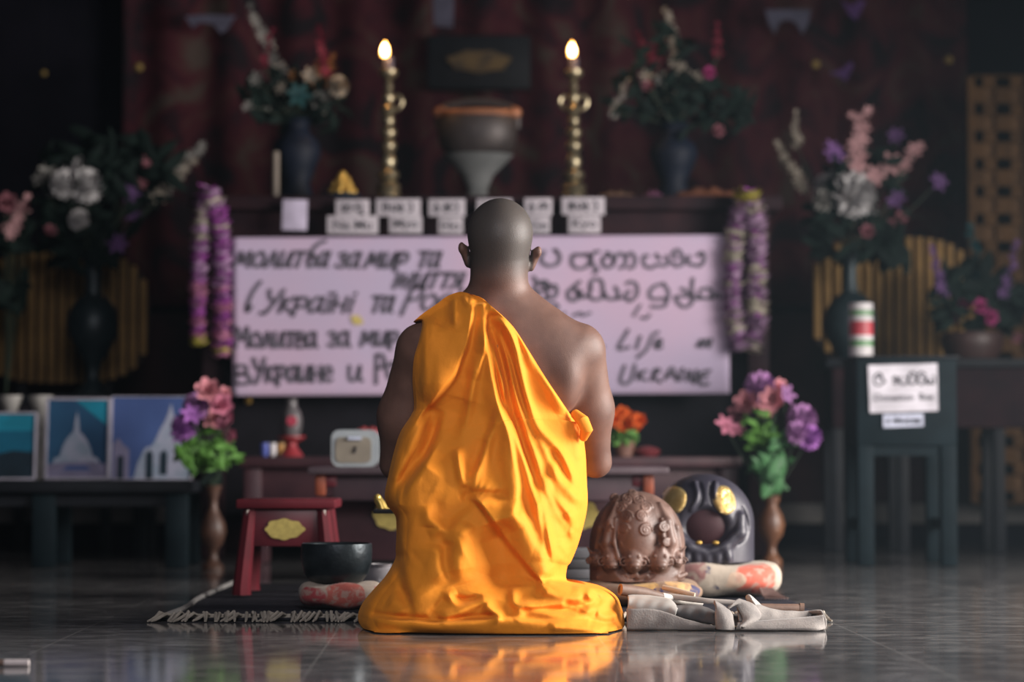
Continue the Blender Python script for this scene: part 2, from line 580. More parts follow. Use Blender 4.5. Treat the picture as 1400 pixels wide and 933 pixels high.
# upper arms, elbows, forearms
hands = B(688, 560, 0.40)
for sgn, sh, md, eb, rr in ((1, (791, 484, 0.02), (804, 560, 0.085), (817, 632, 0.14), (37, 35, 20.5)),
                            (-1, (580, 480, 0.015), (553, 570, 0.07), (540, 634, 0.12), (38, 37, 24))):
    s0, s1, s2 = B(*sh), B(*md), B(*eb)
    bd.cone(s0, s1, u(rr[0]), u(rr[1]), 0.022)
    bd.cone(s1, s2, u(rr[1]), u(rr[2]), 0.03)
    w0 = np.array(hands) + np.array((sgn * 0.022, -0.07, -0.075))
    bd.cone(s2, np.array(s2) * 0.6 + w0 * 0.4, u(20), 0.042, 0.02)
    bd.cone(np.array(s2) * 0.6 + w0 * 0.4, w0, 0.042, 0.026, 0.02)
    # palm and fingers, pressed together in prayer, pointing up
    pc = np.array(hands) + np.array((sgn * 0.016, -0.01, 0.0))
    bd.cone(w0, pc + np.array((0, 0, -0.03)), 0.026, 0.024, 0.012)
    for k, (dy, ln) in enumerate(((-0.033, 0.066), (-0.011, 0.082), (0.011, 0.088), (0.032, 0.080))):
        kb = pc + np.array((0, dy, 0.026))
        bd.cone(pc + np.array((0, dy * 0.6, -0.035)), kb, 0.014, 0.0125, 0.006)
        m1 = kb + np.array((sgn * 0.002, 0.012, ln * 0.5))
        tip = kb + np.array((-sgn * 0.003, 0.022, ln))
        bd.cone(kb, m1, 0.0095, 0.0088, 0.002)
        bd.cone(m1, tip, 0.0088, 0.0072, 0.002)
    tb = pc + np.array((sgn * 0.004, -0.036, -0.02))
    bd.cone(tb, tb + np.array((sgn * 0.004, -0.022, 0.030)), 0.013, 0.0105, 0.006)
    bd.cone(tb + np.array((sgn * 0.004, -0.022, 0.030)), tb + np.array((-sgn * 0.004, -0.020, 0.060)), 0.0105, 0.008, 0.003)
    # folded legs: thigh forward to the knee, shin back to the foot under the seat
    hp = B(684 + sgn * 40, 735, 0.0)
    kn = (hp[0] + sgn * 0.02, 6.46, 0.080)
    ak = (hp[0] + sgn * 0.01, 6.02, 0.055)
    bd.cone(hp, kn, 0.085, 0.060, 0.04)
    bd.cone(kn, ak, 0.058, 0.042, 0.02)
    bd.cone(ak, (ak[0] - sgn * 0.01, 5.90, 0.045), 0.042, 0.032, 0.02)
    for t in range(5):
        tx = ak[0] - sgn * 0.04 + sgn * 0.018 * t
        bd.cone((tx, 5.92, 0.030), (tx, 5.855 + 0.006 * t, 0.016), 0.013, 0.010, 0.006)
# head
bd.ell(B(684, 318, -0.005), (u(44.5), 0.100, u(46.5)), 0.0)
bd.ell(B(684, 350, 0.030), (u(37), 0.080, u(50)), 0.03)
bd.cone(B(683, 330, -0.045), B(682, 372, -0.030), u(34), u(31), 0.04)      # back of the skull running into the nape
bd.ell(B(684, 385, 0.080), (0.034, 0.030, 0.026), 0.03)                     # chin
bd.cone(B(684, 334, 0.100), B(684, 352, 0.122), 0.009, 0.013, 0.012)        # nose
bd.ell(B(678, 354, 0.108), (0.008, 0.010, 0.007), 0.006)
bd.ell(B(690, 354, 0.108), (0.008, 0.010, 0.007), 0.006)
for sgn in (-1, 1):
    bd.ell(B(684 + sgn * 17, 331, 0.112), (0.019, 0.016, 0.013), 0.012, sub=True)   # eye sockets
    bd.cone(B(684 + sgn * 8, 325, 0.098), B(684 + sgn * 27, 325, 0.082), 0.009, 0.008, 0.012)  # brows
    bd.ell(B(684 + sgn * 17, 332, 0.086), (0.014, 0.011, 0.008), 0.006)             # lids
    bd.ell(B(684 + sgn * 24, 350, 0.074), (0.020, 0.020, 0.016), 0.015)             # cheekbones
bd.cone(B(674, 366, 0.106), B(694, 366, 0.106), 0.006, 0.006, 0.006)
bd.cone(B(676, 371, 0.103), B(692, 371, 0.103), 0.0065, 0.0065, 0.006)
bd.cone(B(672, 368.6, 0.118), B(696, 368.6, 0.118), 0.003, 0.003, 0.004, sub=True)
# ears, seen from behind: leaning out at the top, lobe tucked in
for top, bot, tilt in (((634.0, 340, 0.018), (640.0, 361, 0.022), -0.24), ((733, 345, 0.018), (726.0, 366, 0.022), 0.30)):
    mid = tuple((a + b) / 2 for a, b in zip(B(*top), B(*bot)))
    R = Euler((0, tilt, 0)).to_matrix()
    bd.cone(B(*top), B(*bot), u(6.6), u(4.8), 0.006, squash=1.8)
    bd.ell(B(top[0] + (3.0 if tilt > 0 else -3.0), top[1] - 1.0, 0.004), (u(5.0), 0.016, u(8.5)), 0.005)
    bd.ell(np.array(mid) + np.array((0, 0.024, 0)), (0.006, 0.010, 0.016), 0.004, sub=True, R=R)
bd.floor_cut(0.016)
body = bd.mesh('body', M_SKIN, monk, smooth_it=3)
body['label'] = 'bare brown back, arms, neck and shaved head'
for sgn in (-1, 1):
    c = B(684 + sgn * 17, 331.5, 0.0895)
    MB().ball(c, (0.0125, 0.0105, 0.0085)).build('eye', M_EYE, monk)
    MB().ball((c[0], c[1] + 0.0092, c[2]), (0.0055, 0.0025, 0.0055)).build('iris', M_IRIS, monk)

# --- the robe: cloth over the left shoulder, wrapped round the body, pooled on the floor
def robe_material():
    m = bpy.data.materials.new('saffron_cloth')
    m.use_nodes = True
    nt = m.node_tree
    b = nt.nodes['Principled BSDF']
    b.inputs['Roughness'].default_value = 0.75
    b.inputs['Specular IOR Level'].default_value = 0.2
    b.inputs['Sheen Weight'].default_value = 0.12
    b.inputs['Sheen Tint'].default_value = (1, 0.6, 0.2, 1)
    tc = nt.nodes.new('ShaderNodeTexCoord')
    n = nt.nodes.new('ShaderNodeTexNoise')
    n.inputs['Scale'].default_value = 7
    n.inputs['Detail'].default_value = 4
    nt.links.new(tc.outputs['Object'], n.inputs['Vector'])
    r = nt.nodes.new('ShaderNodeValToRGB')
    r.color_ramp.elements[0].color = (0.76, 0.245, 0.018, 1)
    r.color_ramp.elements[1].color = (0.83, 0.290, 0.020, 1)
    nt.links.new(n.outputs['Fac'], r.inputs['Fac'])
    nt.links.new(r.outputs['Color'], b.inputs['Base Color'])
    # woven thread and soft creasing
    n2 = nt.nodes.new('ShaderNodeTexNoise')
    n2.inputs['Scale'].default_value = 520
    n2.inputs['Detail'].default_value = 1
    n3 = nt.nodes.new('ShaderNodeTexNoise')
    n3.inputs['Scale'].default_value = 26
    n3.inputs['Detail'].default_value = 5
    for q in (n2, n3): nt.links.new(tc.outputs['Object'], q.inputs['Vector'])
    b1 = nt.nodes.new('ShaderNodeBump'); b1.inputs['Strength'].default_value = 0.10; b1.inputs['Distance'].default_value = 0.004
    b2 = nt.nodes.new('ShaderNodeBump'); b2.inputs['Strength'].default_value = 0.22; b2.inputs['Distance'].default_value = 0.012
    nt.links.new(n2.outputs['Fac'], b1.inputs['Height'])
    nt.links.new(n3.outputs['Fac'], b2.inputs['Height'])
    nt.links.new(b1.outputs['Normal'], b2.inputs['Normal'])
    nt.links.new(b2.outputs['Normal'], b.inputs['Normal'])
    return m
M_ROBE = robe_material()

NU, NV = 300, 420
def dense(pts, n):
    return np.array(spline([np.array(p, float) for p in pts], n))
# outline traced from the photograph (pixels), top to bottom on both sides
EL = [(565, 440), (577, 440), (573, 465), (566, 490), (564, 520), (566, 555), (562, 568), (547, 592), (538, 620), (531, 650), (526, 676),
      (529, 691), (540, 705), (542, 722), (541, 750), (540, 765), (527, 788), (511, 806), (497, 823), (490, 838), (490, 850), (497, 860), (511, 866.5)]
ER = [(661, 413), (672, 419), (700, 445), (722, 478), (745, 515), (765, 545), (783, 571), (794, 581), (800, 579), (803, 590), (799, 602), (801, 625),
      (802.5, 660), (803.5, 682), (802, 700), (797, 722), (790, 746), (781, 768), (775.5, 776), (776, 795), (800, 801), (826, 805.5), (843, 816), (850, 832), (854, 848), (851, 860), (832, 868)]
ET = [(565, 440), (578, 429), (598, 415), (607, 408), (616, 403), (630, 399), (640, 402), (650, 404), (655, 408), (661, 413)]
EB = [(511, 866.5), (530, 867.5), (570, 867), (620, 868), (700, 869), (760, 869), (800, 868.5), (832, 868)]
VV = np.linspace(0, 1, NV)
UU = np.linspace(0, 1, NU)
# rows are closer together near the floor, where the folds are small
L_ = dense(EL, NV); R_ = dense(ER, NV); T_ = dense(ET, NU); B_ = dense(EB, NU)
u3 = UU[None, :, None]; v3 = VV[:, None, None]
PX = (1 - u3) * L_[:, None] + u3 * R_[:, None] + (1 - v3) * T_[None] + v3 * B_[None] \
    - ((1 - u3) * (1 - v3) * np.array(EL[0]) + u3 * (1 - v3) * np.array(ER[0]) + (1 - u3) * v3 * np.array(EL[-1]) + u3 * v3 * np.array(ER[-1]))
X, Yp = PX[..., 0], PX[..., 1]

# depth of the cloth: over the body's back above, an oval skirt below
zs = CAM_Z + (625 - Yp) * UB
xs = (X - 700) * UB
hit = np.full(xs.shape, np.nan)
inside = bd.F < 0.004
first = np.argmax(inside, axis=1)
has = inside.any(axis=1)
ix = np.clip(((xs - bd.lo[0]) / bd.h).round().astype(int), 0, bd.n[0] - 1)
iz = np.clip(((zs - bd.lo[2]) / bd.h).round().astype(int), 0, bd.n[2] - 1)
hb = bd.lo[1] + first[ix, iz] * bd.h
hb = np.where(has[ix, iz], hb, 6.06)
KP = np.array([398, 440, 500, 560, 620, 680, 720, 760, 800, 830, 850, 869.0])
KC = np.array([6.09, 6.09, 6.09, 6.09, 6.08, 6.07, 6.06, 6.05, 6.04, 6.03, 6.02, 6.01])
KD = np.array([0.05, 0.08, 0.11, 0.125, 0.15, 0.19, 0.215, 0.225, 0.240, 0.265, 0.285, 0.297])
yc = np.interp(Yp, KP, KC); dd = np.interp(Yp, KP, KD)
ee = np.abs(2 * UU - 1)[None, :]
oval = yc - dd * np.sqrt(np.clip(1 - ee ** 2.6, 0, 1))
top_w = np.clip((Yp - 470) / 130, 0, 1)
edge = np.clip(np.minimum(UU, 1 - UU) / 0.035, 0, 1)[None, :]
# above the waist the cloth's edge lies on the back and turns under by its own thickness
up = hb - 0.004 - 0.010 * np.sqrt(1 - (1 - edge) ** 2)
Yd = np.where(top_w >= 1, np.minimum(oval, hb + 0.02), np.minimum(up, up * (1 - top_w) + np.minimum(oval, up) * top_w))
def blur(A, n, keep_edges=True):
    for _ in range(n):
        Bq = A.copy()
        Bq[1:-1] = 0.25 * A[:-2] + 0.5 * A[1:-1] + 0.25 * A[2:]
        A = Bq
        Bq = A.copy()
        Bq[:, 1:-1] = 0.25 * A[:, :-2] + 0.5 * A[:, 1:-1] + 0.25 * A[:, 2:]
        A = Bq
    return A
Yd = blur(Yd, 60)
# hem on the floor
gy = np.array([G(px, py).y for px, py in B_])
wf = np.clip((VV - 0.90) / 0.10, 0, 1)[:, None] ** 2
Yd = Yd * (1 - wf) + gy[None, :] * wf

# folds: (points px, width left, width right, height in metres); left/right as one walks along the line
def fold(H, pts, wl, wr, h, taper=(0.25, 0.25)):
    c = np.array(spline([np.array(p, float) for p in pts], max(14, 6 * len(pts))))
    lo = c.min(0) - 3 * max(wl, wr); hi = c.max(0) + 3 * max(wl, wr)
    msk = (X > lo[0]) & (X < hi[0]) & (Yp > lo[1]) & (Yp < hi[1])
    x = X[msk]; y = Yp[msk]
    best = np.full(x.shape, 1e9); sd = np.zeros(x.shape); tt = np.zeros(x.shape)
    nseg = len(c) - 1
    for i in range(nseg):
        a, b = c[i], c[i + 1]
        d = b - a
        L2 = max(d @ d, 1e-9)
        t = np.clip(((x - a[0]) * d[0] + (y - a[1]) * d[1]) / L2, 0, 1)
        ex = x - a[0] - t * d[0]; ey = y - a[1] - t * d[1]
        q = ex * ex + ey * ey
        m = q < best
        best[m] = q[m]
        cr = d[0] * ey - d[1] * ex          # >0: to the right of the walking direction on screen (y down)
        sd[m] = np.sign(cr)[m]
        tt[m] = ((i + t) / nseg)[m]
    dist = np.sqrt(best)
    wq = np.where(sd > 0, wr, wl)
    amp = np.ones_like(tt)
    if taper[0] > 0: amp *= np.clip(tt / taper[0], 0, 1) ** 0.8
    if taper[1] > 0: amp *= np.clip((1 - tt) / taper[1], 0, 1) ** 0.8
    H[msk] += h * amp * np.exp(-(dist / wq) ** 2)
H = np.zeros_like(X)
# NB when walking DOWN the picture 'right' of the walk is the picture's left
F_ = lambda pts, pl, pr, h, t=(0.2, 0.25): fold(H, pts, pr, pl, h, t)    # pl / pr = width towards the picture's left / right (for lines drawn downwards)
# shoulder panel
F_([(590, 432), (584, 450), (583, 500), (580, 545), (580, 560)], 9, 34, 0.012, (0.1, 0.3))
F_([(646, 408), (642, 440), (637, 470), (628, 492), (620, 512), (604, 531), (589, 549), (573, 568), (552, 600)], 26, 5, 0.015, (0.1, 0.3))
F_([(622, 404), (621, 425), (622, 450)], 5, 6, 0.007)
F_([(609, 410), (606, 430), (600, 455)], 8, 8, -0.005)
F_([(632, 402), (640, 415), (645, 405)], 5, 5, 0.006)
F_([(661, 414), (662, 440), (661, 470), (656, 495), (652, 520)], 16, 5, 0.013, (0.02, 0.4))
F_([(655, 485), (650, 505), (645, 530), (640, 560), (633, 588), (628, 604)], 7, 9, 0.010)
F_([(632, 545), (622, 580), (606, 610), (585, 640)], 16, 20, -0.012)
F_([(625, 612), (628, 635), (634, 667)], 7, 6, 0.010)
F_([(684, 555), (675, 585), (667, 605), (655, 638), (637, 668)], 6, 9, 0.011)
F_([(660, 600), (652, 620), (643, 645)], 10, 10, -0.007)
# bunch of pleats fanning down from the neck
F_([(665, 436), (672, 500), (679, 550), (689, 579), (696, 604), (706, 658), (706, 683), (702, 702), (714, 720)], 14, 5, 0.016, (0.1, 0.1))
F_([(666, 430), (670, 470), (677, 510), (686, 548), (698, 582)], 4, 5, -0.014)
F_([(668, 452), (684, 520), (690, 560), (708, 609), (722, 645), (731, 680), (744, 727)], 9, 5, 0.014, (0.1, 0.1))
F_([(672, 447), (689, 505), (702, 560), (714, 600), (727, 645), (736, 690)], 4, 6, -0.016, (0.1, 0.2))
F_([(679, 450), (694, 490), (704, 545), (721, 597), (737, 640), (752, 690)], 6, 6, 0.013)
F_([(684, 452), (700, 497), (711, 540), (724, 575)], 4, 5, -0.011)
F_([(672, 428), (689, 440), (702, 466), (712, 508), (722, 545), (735, 582), (757, 606), (773, 630), (783, 654), (787, 671)], 9, 6, 0.017, (0.08, 0.12))
F_([(664, 420), (682, 424), (699, 443), (716, 472), (738, 512)], 12, 9, 0.013, (0.05, 0.3))
F_([(668, 433), (686, 434), (703, 455), (716, 486)], 4, 4, -0.010)
F_([(722, 500), (738, 540), (757, 575), (778, 605), (791, 640), (797, 680)], 12, 14, -0.010)
F_([(738, 505), (762, 548), (784, 588), (795, 625), (799, 665), (797, 690)], 16, 9, 0.014)
F_([(790, 588), (797, 585), (800, 592)], 8, 8, 0.012)
F_([(733, 598), (748, 622), (757, 640), (763, 660)], 8, 5, 0.010)
F_([(752, 612), (768, 640), (779, 668)], 8, 6, -0.013)
F_([(757, 630), (762, 648), (775, 667), (786, 679), (799, 690), (801, 697)], 9, 5, 0.014)
F_([(744, 650), (753, 673), (763, 687), (775, 700), (790, 716)], 8, 6, 0.013)
F_([(748, 660), (765, 697), (784, 722)], 5, 6, -0.010)
F_([(775, 700), (782, 715), (790, 722), (796, 716)], 6, 8, 0.012)
# right lower cascade
F_([(706, 683), (714, 712), (726, 739), (741, 764), (750, 790)], 17, 8, 0.017, (0.2, 0.1))
F_([(733, 660), (743, 700), (749, 735), (754, 764), (754, 783), (750, 799)], 11, 6, 0.017, (0.2, 0.1))
F_([(738, 690), (747, 740), (752, 785)], 4, 5, -0.010)
F_([(746, 715), (752, 740), (760, 758), (774, 772), (777, 788), (774, 804)], 9, 6, 0.016)
F_([(764, 738), (770, 752), (781, 764)], 7, 6, 0.012)
F_([(776, 724), (788, 738), (785, 758)], 7, 6, 0.012)
F_([(756, 705), (770, 727), (776, 748)], 6, 6, -0.010)
# big overlap edge across the seat
F_([(637, 679), (655, 686), (672, 708), (700, 746), (725, 776), (744, 797)], 4, 30, 0.022, (0.15, 0.05))
F_([(628, 683), (648, 676), (672, 677), (696, 676)], 7, 7, -0.012)
F_([(652, 684), (640, 690), (622, 703), (606, 724)], 14, 8, -0.010)
F_([(584, 690), (586, 710), (600, 722), (585, 730)], 9, 9, 0.008)
F_([(640, 715), (630, 745), (625, 775), (632, 800)], 18, 22, 0.014)
F_([(600, 745), (596, 775), (608, 800)], 20, 16, 0.010)
F_([(612, 740), (610, 770), (618, 800)], 8, 10, -0.008)
F_([(672, 715), (688, 770), (676, 818)], 26, 30, -0.034)
# left side
F_([(588, 558), (566, 590), (549, 625), (538, 660), (532, 688)], 20, 13, 0.016)
F_([(602, 560), (592, 592), (579, 622), (565, 645), (553, 662), (547, 690)], 10, 6, -0.022)
F_([(617, 588), (600, 610), (584, 630), (566, 647), (550, 672), (546, 704), (546, 758), (552, 790), (564, 820), (576, 846)], 7, 40, 0.018, (0.2, 0.1))
F_([(538, 710), (540, 745), (546, 780), (556, 812), (566, 838)], 8, 6, -0.014)
F_([(536, 775), (520, 798), (503, 825), (496, 845)], 12, 18, 0.012)
F_([(517, 803), (535, 805), (550, 812), (558, 830)], 8, 9, -0.007)
F_([(530, 820), (545, 828), (552, 843)], 14, 12, 0.010)
# folds pooled on the floor, left to right
F_([(612, 815), (598, 832), (588, 846)], 6, 12, -0.016)
F_([(626, 812), (610, 822), (598, 836), (590, 849)], 8, 14, 0.014)
F_([(614, 814), (633, 821), (660, 817)], 5, 5, -0.012)
fold(H, [(500, 845), (516, 846), (545, 850), (567, 851.5), (600, 854), (640, 851), (690, 848), (740, 852), (790, 852), (830, 858)], 4, 13, 0.016, (0.05, 0.05))
fold(H, [(505, 840), (540, 845), (567, 847), (600, 849), (640, 846), (690, 842)], 5, 4, -0.010, (0.05, 0.1))
fold(H, [(600, 848), (625, 838), (645, 828), (662, 824), (675, 836), (690, 846)], 7, 7, 0.012, (0.1, 0.1))
fold(H, [(662, 828), (672, 836), (686, 846)], 5, 9, 0.010, (0.1, 0.1))
fold(H, [(733, 800), (752, 801), (776, 808), (802, 813), (806, 823), (797, 837)], 8, 14, 0.018, (0.1, 0.1))
fold(H, [(742, 810), (770, 818), (797, 820)], 6, 6, 0.008, (0.1, 0.1))
fold(H, [(702, 800), (704, 825), (724, 829), (768, 828), (800, 837)], 8, 6, 0.014, (0.1, 0.1))
fold(H, [(708, 834), (740, 834), (776, 834), (800, 841)], 4, 4, -0.012, (0.1, 0.1))
fold(H, [(702, 848), (716, 834), (734, 836), (768, 844), (790, 842), (814, 833), (836, 823)], 7, 7, 0.013, (0.1, 0.1))
fold(H, [(770, 826), (790, 830), (805, 826), (820, 815)], 5, 5, -0.012, (0.1, 0.1))
fold(H, [(782, 800), (808, 803), (833, 812), (846, 826), (850, 845)], 8, 8, 0.014, (0.1, 0.1))
fold(H, [(808, 803), (806, 815), (818, 824)], 5, 5, 0.010, (0.1, 0.1))
fold(H, [(815, 838), (830, 842), (846, 840)], 5, 6, 0.010, (0.1, 0.1))
fold(H, [(805, 850), (825, 853), (842, 850)], 4, 5, -0.009, (0.1, 0.1))
fold(H, [(750, 858), (790, 860), (828, 862)], 5, 6, 0.010, (0.1, 0.1))
# small irregular creasing everywhere
rng = np.random.default_rng(3)
for _ in range(70):
    cx, cy = rng.uniform(535, 800), rng.uniform(470, 840)
    an = rng.normal(1.3 if cx < 690 else 1.9, 0.5)
    ln = rng.uniform(14, 45)
    pts = [(cx - math.cos(math.pi - an) * ln, cy - math.sin(an) * ln), (cx + rng.uniform(-4, 4), cy), (cx + math.cos(math.pi - an) * ln, cy + math.sin(an) * ln)]
    fold(H, pts, rng.uniform(4, 9), rng.uniform(4, 9), rng.uniform(-0.003, 0.0035), (0.5, 0.5))
low = np.clip((Yp - 770) / 30, 0, 1)
H = np.where(H < 0, H * (0.55 + 0.45 * low), H)
H = H * np.interp(X, [600, 690, 720, 760], [1.6, 1.35, 0.95, 0.75]) * (1 - low) + H * low * 1.1
H = blur(H, 2)
# fade out at the rim so that the outline stays where it is
fade = np.clip(np.minimum(UU, 1 - UU) / 0.02, 0, 1)[None, :] * np.clip((1 - VV) / 0.012, 0, 1)[:, None]
Yd = Yd - H * fade * 1.55

# unproject to the world
a_ = (X - 700) / F_PX
b_ = (466.5 - Yp) / F_PX
ry = CT - b_ * ST
wx = a_ / ry * Yd
wz = CAM_Z + (ST + b_ * CT) / ry * Yd
wz = np.maximum(wz, 0.003)
verts = np.stack([wx, Yd, wz], -1)
# the cloth goes on round the front of the body: one more band of rows of the same loops
NF = 60
tq = np.linspace(0, 1, NF + 2)[1:-1]
front = np.zeros((NV, NF, 3))
Df = np.interp(Yp[:, 0], [398, 440, 560, 700, 760, 869], [0.06, 0.12, 0.16, 0.26, 0.46, 0.56])
for k, t in enumerate(tq):
    ang = math.pi * t
    x = verts[:, -1, 0] * (1 - t) + verts[:, 0, 0] * t
    x = (verts[:, -1, 0] + verts[:, 0, 0]) / 2 + (verts[:, -1, 0] - verts[:, 0, 0]) / 2 * math.cos(ang)
    y0 = verts[:, -1, 1] * (1 - t) + verts[:, 0, 1] * t
    z0 = verts[:, -1, 2] * (1 - t) + verts[:, 0, 2] * t
    front[:, k, 0] = x
    front[:, k, 1] = y0 + Df * math.sin(ang) ** 0.7 + 0.006 * np.sin(t * 60 + VV * 5) * math.sin(ang)
    front[:, k, 2] = np.maximum(z0 - 0.02 * math.sin(ang) * (z0 > 0.1), np.clip((front[:, k, 1] - 6.0) / 0.12, 0, 1) * 0.011 + 0.003)
loop = np.concatenate([verts, front], 1)
NT = NU + NF
robe_me = bpy.data.meshes.new('robe')
fl = grid_mesh(None, NT, NV, closed_u=True)
robe_me.from_pydata(loop.reshape(-1, 3).tolist(), [], [tuple(reversed(f)) for f in fl])
robe_me.materials.append(M_ROBE)
robe_me.shade_smooth()
robe = link_mesh('robe', robe_me, monk)
robe['label'] = 'saffron orange robe draped over the left shoulder'
# knot of cloth tucked under the right arm
kn = MB().tube([P(786, 566, 6.03), P(797, 576, 6.0), P(802, 588, 6.0), P(797, 600, 6.02)], [0.012, 0.016, 0.016, 0.010], n=14)
kn.build('tucked_fold', M_ROBE, robe)
# ------------------------------------------------------------------ things on the floor round the monk
def brocade(name, base, spots, scale):
    """cushion fabric: woven blossoms (centre, radius, colour) on a plain ground"""
    m = bpy.data.materials.new(name)
    m.use_nodes = True
    nt = m.node_tree
    bs = nt.nodes['Principled BSDF']
    bs.inputs['Roughness'].default_value = 0.7
    bs.inputs['Specular IOR Level'].default_value = 0.25
    bs.inputs['Sheen Weight'].default_value = 0.1
    tc = nt.nodes.new('ShaderNodeTexCoord')
    dn = nt.nodes.new('ShaderNodeTexNoise'); dn.inputs['Scale'].default_value = scale; dn.inputs['Detail'].default_value = 3
    nt.links.new(tc.outputs['Object'], dn.inputs['Vector'])
    half = nt.nodes.new('ShaderNodeVectorMath'); half.operation = 'SUBTRACT'; half.inputs[1].default_value = (0.5, 0.5, 0.5)
    nt.links.new(dn.outputs['Color'], half.inputs[0])
    scl = nt.nodes.new('ShaderNodeVectorMath'); scl.operation = 'SCALE'; scl.inputs['Scale'].default_value = 0.055
    nt.links.new(half.outputs[0], scl.inputs[0])
    ad = nt.nodes.new('ShaderNodeVectorMath'); ad.operation = 'ADD'
    nt.links.new(tc.outputs['Object'], ad.inputs[0]); nt.links.new(scl.outputs[0], ad.inputs[1])
    n2 = nt.nodes.new('ShaderNodeTexNoise'); n2.inputs['Scale'].default_value = scale * 3.5; n2.inputs['Detail'].default_value = 4
    nt.links.new(tc.outputs['Object'], n2.inputs['Vector'])
    r2 = nt.nodes.new('ShaderNodeValToRGB'); r2.color_ramp.elements[0].position = 0.40; r2.color_ramp.elements[1].position = 0.52
    r2.color_ramp.elements[0].color = (0.35, 0.35, 0.35, 1); r2.color_ramp.elements[1].color = (1, 1, 1, 1)
    nt.links.new(n2.outputs['Fac'], r2.inputs['Fac'])
    gr = nt.nodes.new('ShaderNodeMixRGB'); gr.inputs['Color1'].default_value = (*[c * 0.8 for c in base], 1); gr.inputs['Color2'].default_value = (*base, 1)
    nt.links.new(n2.outputs['Fac'], gr.inputs['Fac'])
    out = gr.outputs['Color']
    for (c, r, col) in spots:
        di = nt.nodes.new('ShaderNodeVectorMath'); di.operation = 'DISTANCE'; di.inputs[1].default_value = tuple(c)
        nt.links.new(ad.outputs[0], di.inputs[0])
        mr = nt.nodes.new('ShaderNodeMapRange'); mr.interpolation_type = 'SMOOTHSTEP'
        mr.inputs['From Min'].default_value = r; mr.inputs['From Max'].default_value = r * 0.85
        nt.links.new(di.outputs['Value'], mr.inputs['Value'])
        mu = nt.nodes.new('ShaderNodeMath'); mu.operation = 'MULTIPLY'
        nt.links.new(mr.outputs['Result'], mu.inputs[0]); nt.links.new(r2.outputs['Color'], mu.inputs[1])
        mx = nt.nodes.new('ShaderNodeMixRGB'); mx.inputs['Color2'].default_value = (*col, 1)
        nt.links.new(mu.outputs[0], mx.inputs['Fac']); nt.links.new(out, mx.inputs['Color1'])
        out = mx.outputs['Color']
    nt.links.new(out, bs.inputs['Base Color'])
    bp = nt.nodes.new('ShaderNodeBump'); bp.inputs['Strength'].default_value = 0.35; bp.inputs['Distance'].default_value = 0.006
    nt.links.new(n2.outputs['Fac'], bp.inputs['Height']); nt.links.new(bp.outputs['Normal'], bs.inputs['Normal'])
    return m

def cushion_mesh(c, rx, ry, h, dip=0.0, wob=0.012, seed=0):
    """stuffed round-cornered cushion resting on z = c.z, pressed in at the middle by dip"""
    rr = random.Random(seed)
    ph = [rr.uniform(0, 6.28) for _ in range(6)]
    n, m = 72, 30
    mb = MB(); vs, fs = [], []
    for j in range(m + 1):
        t = -math.pi / 2 + math.pi * j / m
        for i in range(n):
            a = 2 * math.pi * i / n
            q = (abs(math.cos(a)) ** 3 + abs(math.sin(a)) ** 3) ** (-1 / 3)
            cr = max(math.cos(t), 0) ** 0.55
            k = 1 + wob * (math.sin(3 * a + ph[0]) + math.sin(5 * a + ph[1]) + 0.6 * math.sin(9 * a + ph[2])) * cr
            z = h / 2 + h / 2 * math.copysign(abs(math.sin(t)) ** 0.8, math.sin(t))
            if t > 0: z -= dip * max(0, 1 - (cr / 0.92) ** 2)
            z += 0.06 * h * math.sin(4 * a + ph[3]) * math.sin(t * 2)
            vs.append((c[0] + rx * q * cr * k * math.cos(a), c[1] + ry * q * cr * k * math.sin(a), c[2] + max(z, 0)))
    for j in range(m):
        for i in range(n):
            i2 = (i + 1) % n
            fs.append((j * n + i, j * n + i2, (j + 1) * n + i2, (j + 1) * n + i))
    return mb.add(vs, fs)

# --- fringed dark rug
M_RUG = mat('dark_rug_pile', (0.030, 0.030, 0.038), 0.95, col2=(0.012, 0.012, 0.018), scale=60, bump=0.4, bscale=300, spec=0.1)
M_FRINGE = mat('cream_fringe', (0.36, 0.33, 0.28), 0.85, col2=(0.28, 0.26, 0.22), scale=40, spec=0.15)
RX0, RX1, RY0, RY1 = -0.90, 0.80, 6.22, 7.85
rug = thing('rug', 'dark rug with a cream fringe spread on the tiles under the cushions', 'rug', (0, RY0, 0))
MB().box(((RX0 + RX1) / 2, (RY0 + RY1) / 2, 0.006), (RX1 - RX0, RY1 - RY0, 0.009), ch=0.003).build('pile', M_RUG, rug)
mb = MB()
for i in range(150):
    x = RX0 + (RX1 - RX0) * (i + 0.5) / 150
    sk = random.uniform(-0.045, 0.03)
    ln = random.uniform(0.055, 0.085)
    pts = [(x, RY0 + 0.01, 0.012), (x + sk * 0.3, RY0 - ln * 0.3, 0.019 + random.uniform(0, 0.006)), (x + sk * 0.8, RY0 - ln * 0.7, 0.007), (x + sk, RY0 - ln, 0.004)]
    mb.tube(pts, [0.0045, 0.0045, 0.0042, 0.0025], n=6)
mb.tube([(RX0, RY0 + 0.004, 0.012), (RX1, RY0 + 0.004, 0.012)], 0.006, n=6)
mb.build('fringe', M_FRINGE, rug, kind='stuff', label='cream knotted fringe')
for (pts) in ([(RX0 - 0.01, RY0 - 0.03, 0.006), (RX0 + 0.02, RY0 + 0.3, 0.014), (RX0, 7.0, 0.014), (RX0, RY1, 0.014)],):
    MB().tube(spline(pts, 30), 0.008, n=8).build('hem', mat('grey_hem', (0.16, 0.155, 0.15), 0.9), rug)

